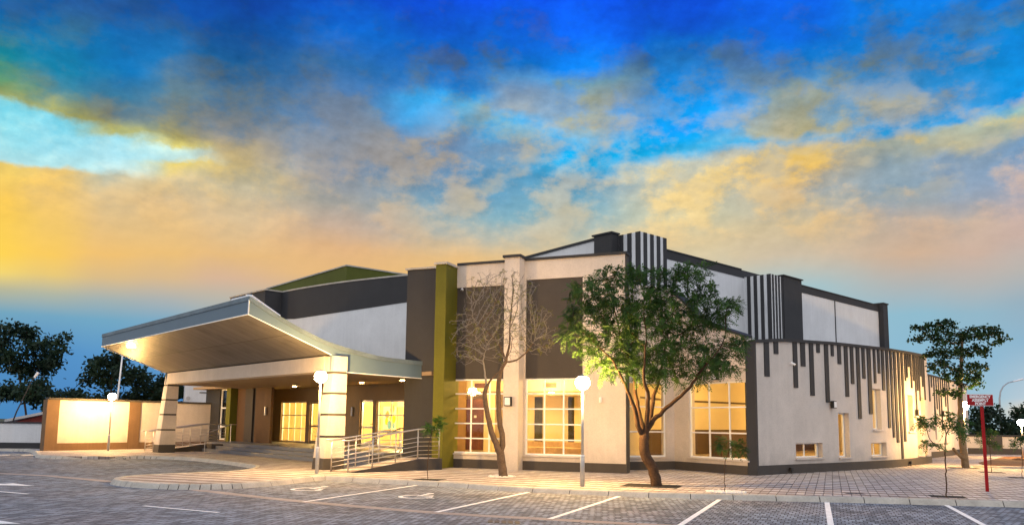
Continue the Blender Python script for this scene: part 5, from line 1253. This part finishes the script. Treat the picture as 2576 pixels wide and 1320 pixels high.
SKYC = {
 0: [(0, (18, 95, 165)), (80, (30, 112, 160)), (160, (45, 130, 132)), (205, (75, 150, 120)), (245, (135, 155, 110)), (264, (125, 212, 228)), (320, (150, 224, 235)), (385, (190, 232, 232)), (402, (245, 208, 100)), (480, (246, 200, 88)), (560, (251, 206, 84)), (640, (255, 212, 80)), (685, (245, 214, 110)), (725, (185, 182, 150)), (785, (110, 163, 190)), (870, (70, 138, 195)), (1060, (66, 136, 190))],
 143: [(0, (20, 90, 165)), (80, (32, 110, 160)), (160, (45, 125, 155)), (230, (90, 135, 140)), (280, (165, 168, 105)), (298, (130, 214, 232)), (360, (172, 229, 238)), (405, (192, 233, 232)), (420, (238, 198, 110)), (500, (235, 195, 115)), (560, (240, 198, 105)), (640, (250, 203, 92)), (690, (232, 200, 118)), (740, (175, 180, 162)), (795, (110, 163, 193)), (880, (75, 140, 197)), (1060, (62, 130, 190))],
 286: [(0, (20, 85, 160)), (80, (35, 105, 165)), (160, (42, 118, 178)), (225, (75, 125, 150)), (290, (118, 130, 128)), (330, (185, 182, 100)), (348, (165, 224, 236)), (425, (200, 236, 236)), (446, (195, 192, 165)), (500, (218, 192, 145)), (560, (226, 190, 130)), (640, (240, 192, 112)), (700, (216, 186, 136)), (755, (160, 175, 176)), (805, (110, 165, 195)), (900, (80, 145, 200)), (1060, (60, 125, 190))],
 430: [(0, (15, 75, 155)), (80, (30, 90, 150)), (160, (45, 110, 165)), (230, (85, 125, 150)), (300, (110, 125, 128)), (350, (155, 152, 108)), (374, (215, 205, 120)), (386, (208, 238, 226)), (404, (205, 234, 226)), (416, (238, 212, 112)), (450, (215, 195, 150)), (520, (222, 190, 140)), (640, (235, 190, 118)), (700, (216, 184, 140)), (755, (170, 176, 176)), (805, (122, 168, 195)), (900, (90, 150, 200)), (1060, (60, 125, 190))],
 572: [(0, (10, 65, 150)), (80, (25, 75, 140)), (160, (45, 95, 140)), (240, (85, 115, 140)), (300, (108, 128, 146)), (355, (134, 142, 148)), (385, (165, 156, 132)), (430, (198, 180, 132)), (480, (205, 188, 150)), (560, (220, 190, 145)), (640, (228, 185, 125)), (700, (215, 180, 150)), (745, (188, 180, 166)), (805, (148, 174, 186)), (900, (100, 155, 200)), (1060, (60, 125, 190))],
 858: [(0, (14, 70, 180)), (80, (22, 105, 205)), (160, (55, 110, 165)), (240, (85, 118, 158)), (300, (102, 128, 160)), (360, (124, 144, 168)), (440, (150, 154, 162)), (500, (175, 165, 150)), (560, (205, 176, 150)), (620, (226, 180, 130)), (690, (232, 186, 124)), (800, (190, 180, 160)), (900, (120, 160, 190)), (1060, (70, 135, 190))],
 1145: [(0, (14, 78, 215)), (80, (20, 85, 185)), (160, (45, 95, 160)), (215, (62, 120, 180)), (255, (75, 170, 225)), (310, (85, 160, 210)), (360, (138, 145, 156)), (420, (140, 153, 168)), (500, (145, 164, 174)), (560, (162, 178, 178)), (600, (192, 184, 165)), (650, (232, 190, 130)), (700, (236, 190, 120)), (800, (200, 185, 160)), (1060, (80, 140, 190))],
 1288: [(0, (15, 80, 218)), (80, (20, 92, 205)), (160, (48, 108, 172)), (205, (100, 148, 185)), (245, (138, 150, 152)), (285, (165, 168, 155)), (315, (95, 180, 228)), (350, (110, 170, 205)), (385, (142, 152, 160)), (440, (134, 158, 174)), (500, (142, 166, 178)), (550, (160, 180, 180)), (600, (194, 187, 165)), (650, (228, 193, 138)), (700, (232, 190, 128)), (1060, (85, 145, 192))],
 1431: [(0, (15, 80, 220)), (80, (20, 100, 230)), (165, (40, 130, 228)), (205, (95, 150, 190)), (250, (130, 150, 160)), (320, (150, 168, 175)), (350, (72, 180, 238)), (420, (90, 183, 228)), (470, (130, 166, 186)), (540, (160, 180, 180)), (600, (196, 190, 165)), (650, (222, 196, 150)), (720, (215, 192, 155)), (1060, (90, 150, 195))],
 1717: [(0, (15, 75, 200)), (80, (20, 75, 170)), (155, (55, 112, 165)), (200, (60, 135, 205)), (240, (36, 150, 234)), (320, (50, 165, 240)), (370, (110, 185, 220)), (410, (215, 203, 165)), (480, (222, 204, 158)), (540, (222, 206, 160)), (600, (228, 202, 152)), (660, (212, 200, 168)), (730, (185, 195, 180)), (1060, (110, 165, 200))],
 2003: [(0, (20, 95, 215)), (80, (25, 98, 200)), (160, (58, 118, 180)), (220, (102, 142, 172)), (290, (140, 160, 168)), (335, (165, 175, 165)), (352, (105, 180, 225)), (375, (208, 190, 148)), (430, (224, 188, 118)), (480, (195, 180, 155)), (560, (216, 190, 145)), (640, (208, 190, 164)), (720, (165, 194, 200)), (800, (150, 190, 205)), (1060, (140, 185, 210))],
 2290: [(0, (25, 125, 220)), (80, (40, 120, 200)), (160, (70, 120, 165)), (240, (100, 140, 170)), (290, (125, 160, 190)), (330, (100, 165, 215)), (352, (190, 178, 135)), (420, (172, 170, 160)), (500, (166, 166, 166)), (560, (200, 176, 155)), (640, (208, 176, 148)), (715, (178, 180, 178)), (790, (142, 186, 205)), (900, (140, 185, 210)), (1060, (150, 195, 220))],
 2433: [(0, (30, 120, 212)), (80, (38, 128, 205)), (160, (65, 122, 175)), (240, (92, 142, 185)), (300, (105, 160, 208)), (316, (198, 192, 150)), (358, (206, 186, 130)), (392, (165, 165, 165)), (440, (166, 166, 172)), (500, (168, 166, 170)), (560, (196, 176, 160)), (640, (205, 178, 160)), (715, (180, 180, 178)), (790, (145, 182, 200)), (900, (140, 183, 210)), (1060, (170, 200, 212))],
 2576: [(0, (35, 115, 200)), (80, (40, 135, 205)), (160, (60, 130, 190)), (245, (82, 142, 202)), (272, (165, 185, 160)), (312, (196, 188, 138)), (360, (150, 160, 174)), (440, (166, 166, 178)), (520, (190, 170, 165)), (600, (200, 176, 165)), (680, (184, 180, 175)), (760, (150, 175, 190)), (860, (140, 180, 205)), (1000, (185, 202, 214)), (1035, (238, 216, 186)), (1060, (205, 205, 200))]}
EMIN, EMAX = -2.0, 32.0
elf = M('DIVIDE', M('SUBTRACT', elw, EMIN), EMAX-EMIN, clamp=True)
prev = None; prevaz = None
for px, stops in SKYC.items():
    r = nd(nt, 'ShaderNodeValToRGB'); cr = r.color_ramp; cr.interpolation = 'LINEAR'
    st = sorted([((degrees_(asin(max(-1, min(1, v[2]))))-EMIN)/(EMAX-EMIN), c) for v, c in []]) if False else []
    for py, c in stops:
        v = Vector(ray(px, py)).normalized(); st.append(((math.degrees(asin(v.z))-EMIN)/(EMAX-EMIN), lin(c)))
    st.sort(key=lambda s: s[0])
    while len(cr.elements) < len(st): cr.elements.new(.5)
    for e, (p, c) in zip(cr.elements, st): e.position = min(max(p, 0), 1)
    for e, (p, c) in zip(cr.elements, st): e.position = min(max(p, 0), 1); e.color = (*c, 1)
    LK.new(elf, r.inputs[0])
    v = Vector(ray(px, 420)); a_ = math.degrees(atan2(v.x, v.y))
    if prev is None: prev = r.outputs[0]
    else:
        mr = nd(nt, 'ShaderNodeMapRange'); mr.interpolation_type = 'SMOOTHSTEP'; mr.inputs[1].default_value = prevaz; mr.inputs[2].default_value = a_; LK.new(azw, mr.inputs[0])
        mx = nd(nt, 'ShaderNodeMix', data_type='RGBA'); LK.new(mr.outputs[0], mx.inputs[0]); LK.new(prev, mx.inputs[6]); LK.new(r.outputs[0], mx.inputs[7]); prev = mx.outputs[2]
    prevaz = a_
sky = prev
# cloud body light and shade
c1 = noise(.14, 9, .6, (11, 2, 5)); c1b = noise(.14, 9, .6, (11-.6, 2+.8, 5)); mr = nd(nt, 'ShaderNodeMapRange'); mr.inputs[1].default_value = .32; mr.inputs[2].default_value = .68; mr.inputs[3].default_value = .86; mr.inputs[4].default_value = 1.24; LK.new(c1.outputs['Fac'], mr.inputs[0])
amt = M('MULTIPLY', M('SUBTRACT', el, 10), .1, clamp=True)
relief = M('MULTIPLY', M('SUBTRACT', c1.outputs['Fac'], c1b.outputs['Fac']), .9)
relief = M('MINIMUM', M('MAXIMUM', relief, -.3), .42)
gain = M('ADD', M('MULTIPLY', M('ADD', M('MULTIPLY', M('SUBTRACT', mr.outputs[0], 1), .7), relief), amt), 1)
vm = nd(nt, 'ShaderNodeVectorMath', operation='SCALE'); LK.new(sky, vm.inputs[0]); LK.new(gain, vm.inputs['Scale']); sky = vm.outputs[0]
# broken cloud: crisp edged patches alternate between clear sky and lit cloud about the local mean colour
d1 = noise(.2, 12, .62, (7.7, 3.1, 2)); d2 = noise(.2, 12, .62, (7.7-.35, 3.1+.5, 2))
dm = nd(nt, 'ShaderNodeMapRange'); dm.interpolation_type = 'SMOOTHSTEP'; dm.inputs[1].default_value = .44; dm.inputs[2].default_value = .60; LK.new(d1.outputs['Fac'], dm.inputs[0])
def elramp(stops):
    r = nd(nt, 'ShaderNodeValToRGB'); st = sorted(((e-EMIN)/(EMAX-EMIN), lin(c)) for e, c in stops)
    while len(r.color_ramp.elements) < len(st): r.color_ramp.elements.new(.5)
    for k_ in range(2):
        for e, (p, c) in zip(r.color_ramp.elements, st): e.position = p; e.color = (*c, 1)
    LK.new(elf, r.inputs[0]); return r.outputs[0]
clear = elramp([(30, (12, 90, 225)), (24, (30, 135, 240)), (19, (70, 175, 240)), (15, (120, 190, 225)), (11, (190, 195, 180)), (7, (200, 190, 165))])
cloud = elramp([(30, (48, 84, 150)), (25, (85, 112, 150)), (21, (150, 155, 158)), (17, (216, 213, 202)), (13, (219, 206, 186)), (9, (226, 190, 148)), (6, (205, 188, 165))])
df = nd(nt, 'ShaderNodeVectorMath', operation='SUBTRACT'); LK.new(cloud, df.inputs[0]); LK.new(clear, df.inputs[1])
def wf(x, a, b, lo, hi):
    p = nd(nt, 'ShaderNodeMapRange'); p.interpolation_type = 'SMOOTHSTEP'; p.inputs[1].default_value = a; p.inputs[2].default_value = b; p.inputs[3].default_value = lo; p.inputs[4].default_value = hi; LK.new(x, p.inputs[0]); return p.outputs[0]
kk = M('MULTIPLY', wf(el, 10, 16, .03, 1), wf(az, -16, -1, .20, .55))
dv_ = nd(nt, 'ShaderNodeVectorMath', operation='SCALE'); LK.new(df.outputs[0], dv_.inputs[0]); LK.new(M('MULTIPLY', M('SUBTRACT', dm.outputs[0], .5), kk), dv_.inputs['Scale'])
av = nd(nt, 'ShaderNodeVectorMath', operation='ADD'); LK.new(sky, av.inputs[0]); LK.new(dv_.outputs[0], av.inputs[1])
mxv = nd(nt, 'ShaderNodeVectorMath', operation='MAXIMUM'); LK.new(av.outputs[0], mxv.inputs[0]); mxv.inputs[1].default_value = (.003, .01, .02)
rl_ = M('MULTIPLY', M('SUBTRACT', d1.outputs['Fac'], d2.outputs['Fac']), M('MULTIPLY', wf(el, 9, 16, .05, 1), wf(az, -16, 0, .8, 1.05)))
vm = nd(nt, 'ShaderNodeVectorMath', operation='SCALE'); LK.new(mxv.outputs[0], vm.inputs[0]); LK.new(M('ADD', 1, M('MINIMUM', M('MAXIMUM', rl_, -.3), .4)), vm.inputs['Scale']); sky = vm.outputs[0]
# small sunlit puffs in the middle band, right of centre
c2 = noise(.22, 8, .55, (4.3, 1.7, 9), 0, .9); m2 = nd(nt, 'ShaderNodeMapRange'); m2.interpolation_type = 'SMOOTHSTEP'; m2.inputs[1].default_value = .50; m2.inputs[2].default_value = .62; LK.new(c2.outputs['Fac'], m2.inputs[0])
def window_fn(x, a, b, c, d):
    p = nd(nt, 'ShaderNodeMapRange'); p.interpolation_type = 'SMOOTHSTEP'; p.inputs[1].default_value = a; p.inputs[2].default_value = b; LK.new(x, p.inputs[0])
    q = nd(nt, 'ShaderNodeMapRange'); q.interpolation_type = 'SMOOTHSTEP'; q.inputs[1].default_value = d; q.inputs[2].default_value = c; LK.new(x, q.inputs[0])
    return M('MULTIPLY', p.outputs[0], q.outputs[0])
band = M('MULTIPLY', window_fn(el, 13, 16.5, 20, 24), window_fn(az, -9, -3, 40, 60))
pm = M('MULTIPLY', M('MULTIPLY', m2.outputs[0], band), .45)
mx = nd(nt, 'ShaderNodeMix', data_type='RGBA'); LK.new(pm, mx.inputs[0]); LK.new(sky, mx.inputs[6]); mx.inputs[7].default_value = (*lin((208, 194, 160)), 1); sky = mx.outputs[2]
# unseen sky behind the camera, brightened to fill the front walls with light
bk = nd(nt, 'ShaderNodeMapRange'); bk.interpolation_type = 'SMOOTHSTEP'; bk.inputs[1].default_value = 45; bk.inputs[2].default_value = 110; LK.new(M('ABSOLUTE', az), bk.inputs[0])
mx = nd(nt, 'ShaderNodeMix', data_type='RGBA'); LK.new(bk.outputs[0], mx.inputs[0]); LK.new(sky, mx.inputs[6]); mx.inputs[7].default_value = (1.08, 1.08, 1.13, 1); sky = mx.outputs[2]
ns = nd(nt, 'ShaderNodeTexSky', sky_type='NISHITA'); ns.sun_disc = False; ns.sun_elevation = radians(6); ns.sun_rotation = radians(-80)
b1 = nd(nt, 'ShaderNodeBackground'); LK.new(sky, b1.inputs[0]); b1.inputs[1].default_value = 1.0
b2 = nd(nt, 'ShaderNodeBackground'); LK.new(ns.outputs[0], b2.inputs[0]); b2.inputs[1].default_value = .004
ad = nd(nt, 'ShaderNodeAddShader'); LK.new(b1.outputs[0], ad.inputs[0]); LK.new(b2.outputs[0], ad.inputs[1])
wo = nd(nt, 'ShaderNodeOutputWorld'); LK.new(ad.outputs[0], wo.inputs[0])

sun = bpy.data.lights.new('sun', 'SUN'); sun.energy = .25; sun.angle = radians(14); sun.color = (1, .78, .5)
so_ = bpy.data.objects.new('sun', sun); COL.objects.link(so_)
az_, el_ = radians(-80), radians(6)
dv = Vector((sin(az_)*cos(el_), cos(az_)*cos(el_), sin(el_))); so_.rotation_euler = dv.to_track_quat('Z', 'Y').to_euler(); so_.location = dv*80+Vector((0, 0, 20))

cam = bpy.data.cameras.new('camera'); co = bpy.data.objects.new('camera', cam); COL.objects.link(co)
cam.sensor_width = 36; cam.sensor_fit = 'HORIZONTAL'; cam.lens = FL/2576*36; cam.shift_y = (CY-660)/2576; cam.clip_end = 3000; cam.clip_start = .1
mat = Matrix.Identity(4)
for i in range(3): mat[i][0], mat[i][1], mat[i][2] = RT[i], UP[i], -FW[i]
mat.translation = (0, 0, EYE); co.matrix_world = mat
scene.camera = co
scene.view_settings.view_transform = 'Standard'; scene.view_settings.look = 'None'; scene.view_settings.exposure = 0; scene.view_settings.gamma = 1
scene.render.engine = 'CYCLES'; cy = scene.cycles
cy.use_denoising = True; cy.max_bounces = 8; cy.diffuse_bounces = 4; cy.transparent_max_bounces = 12; cy.sample_clamp_indirect = 6; cy.caustics_reflective = False; cy.caustics_refractive = False
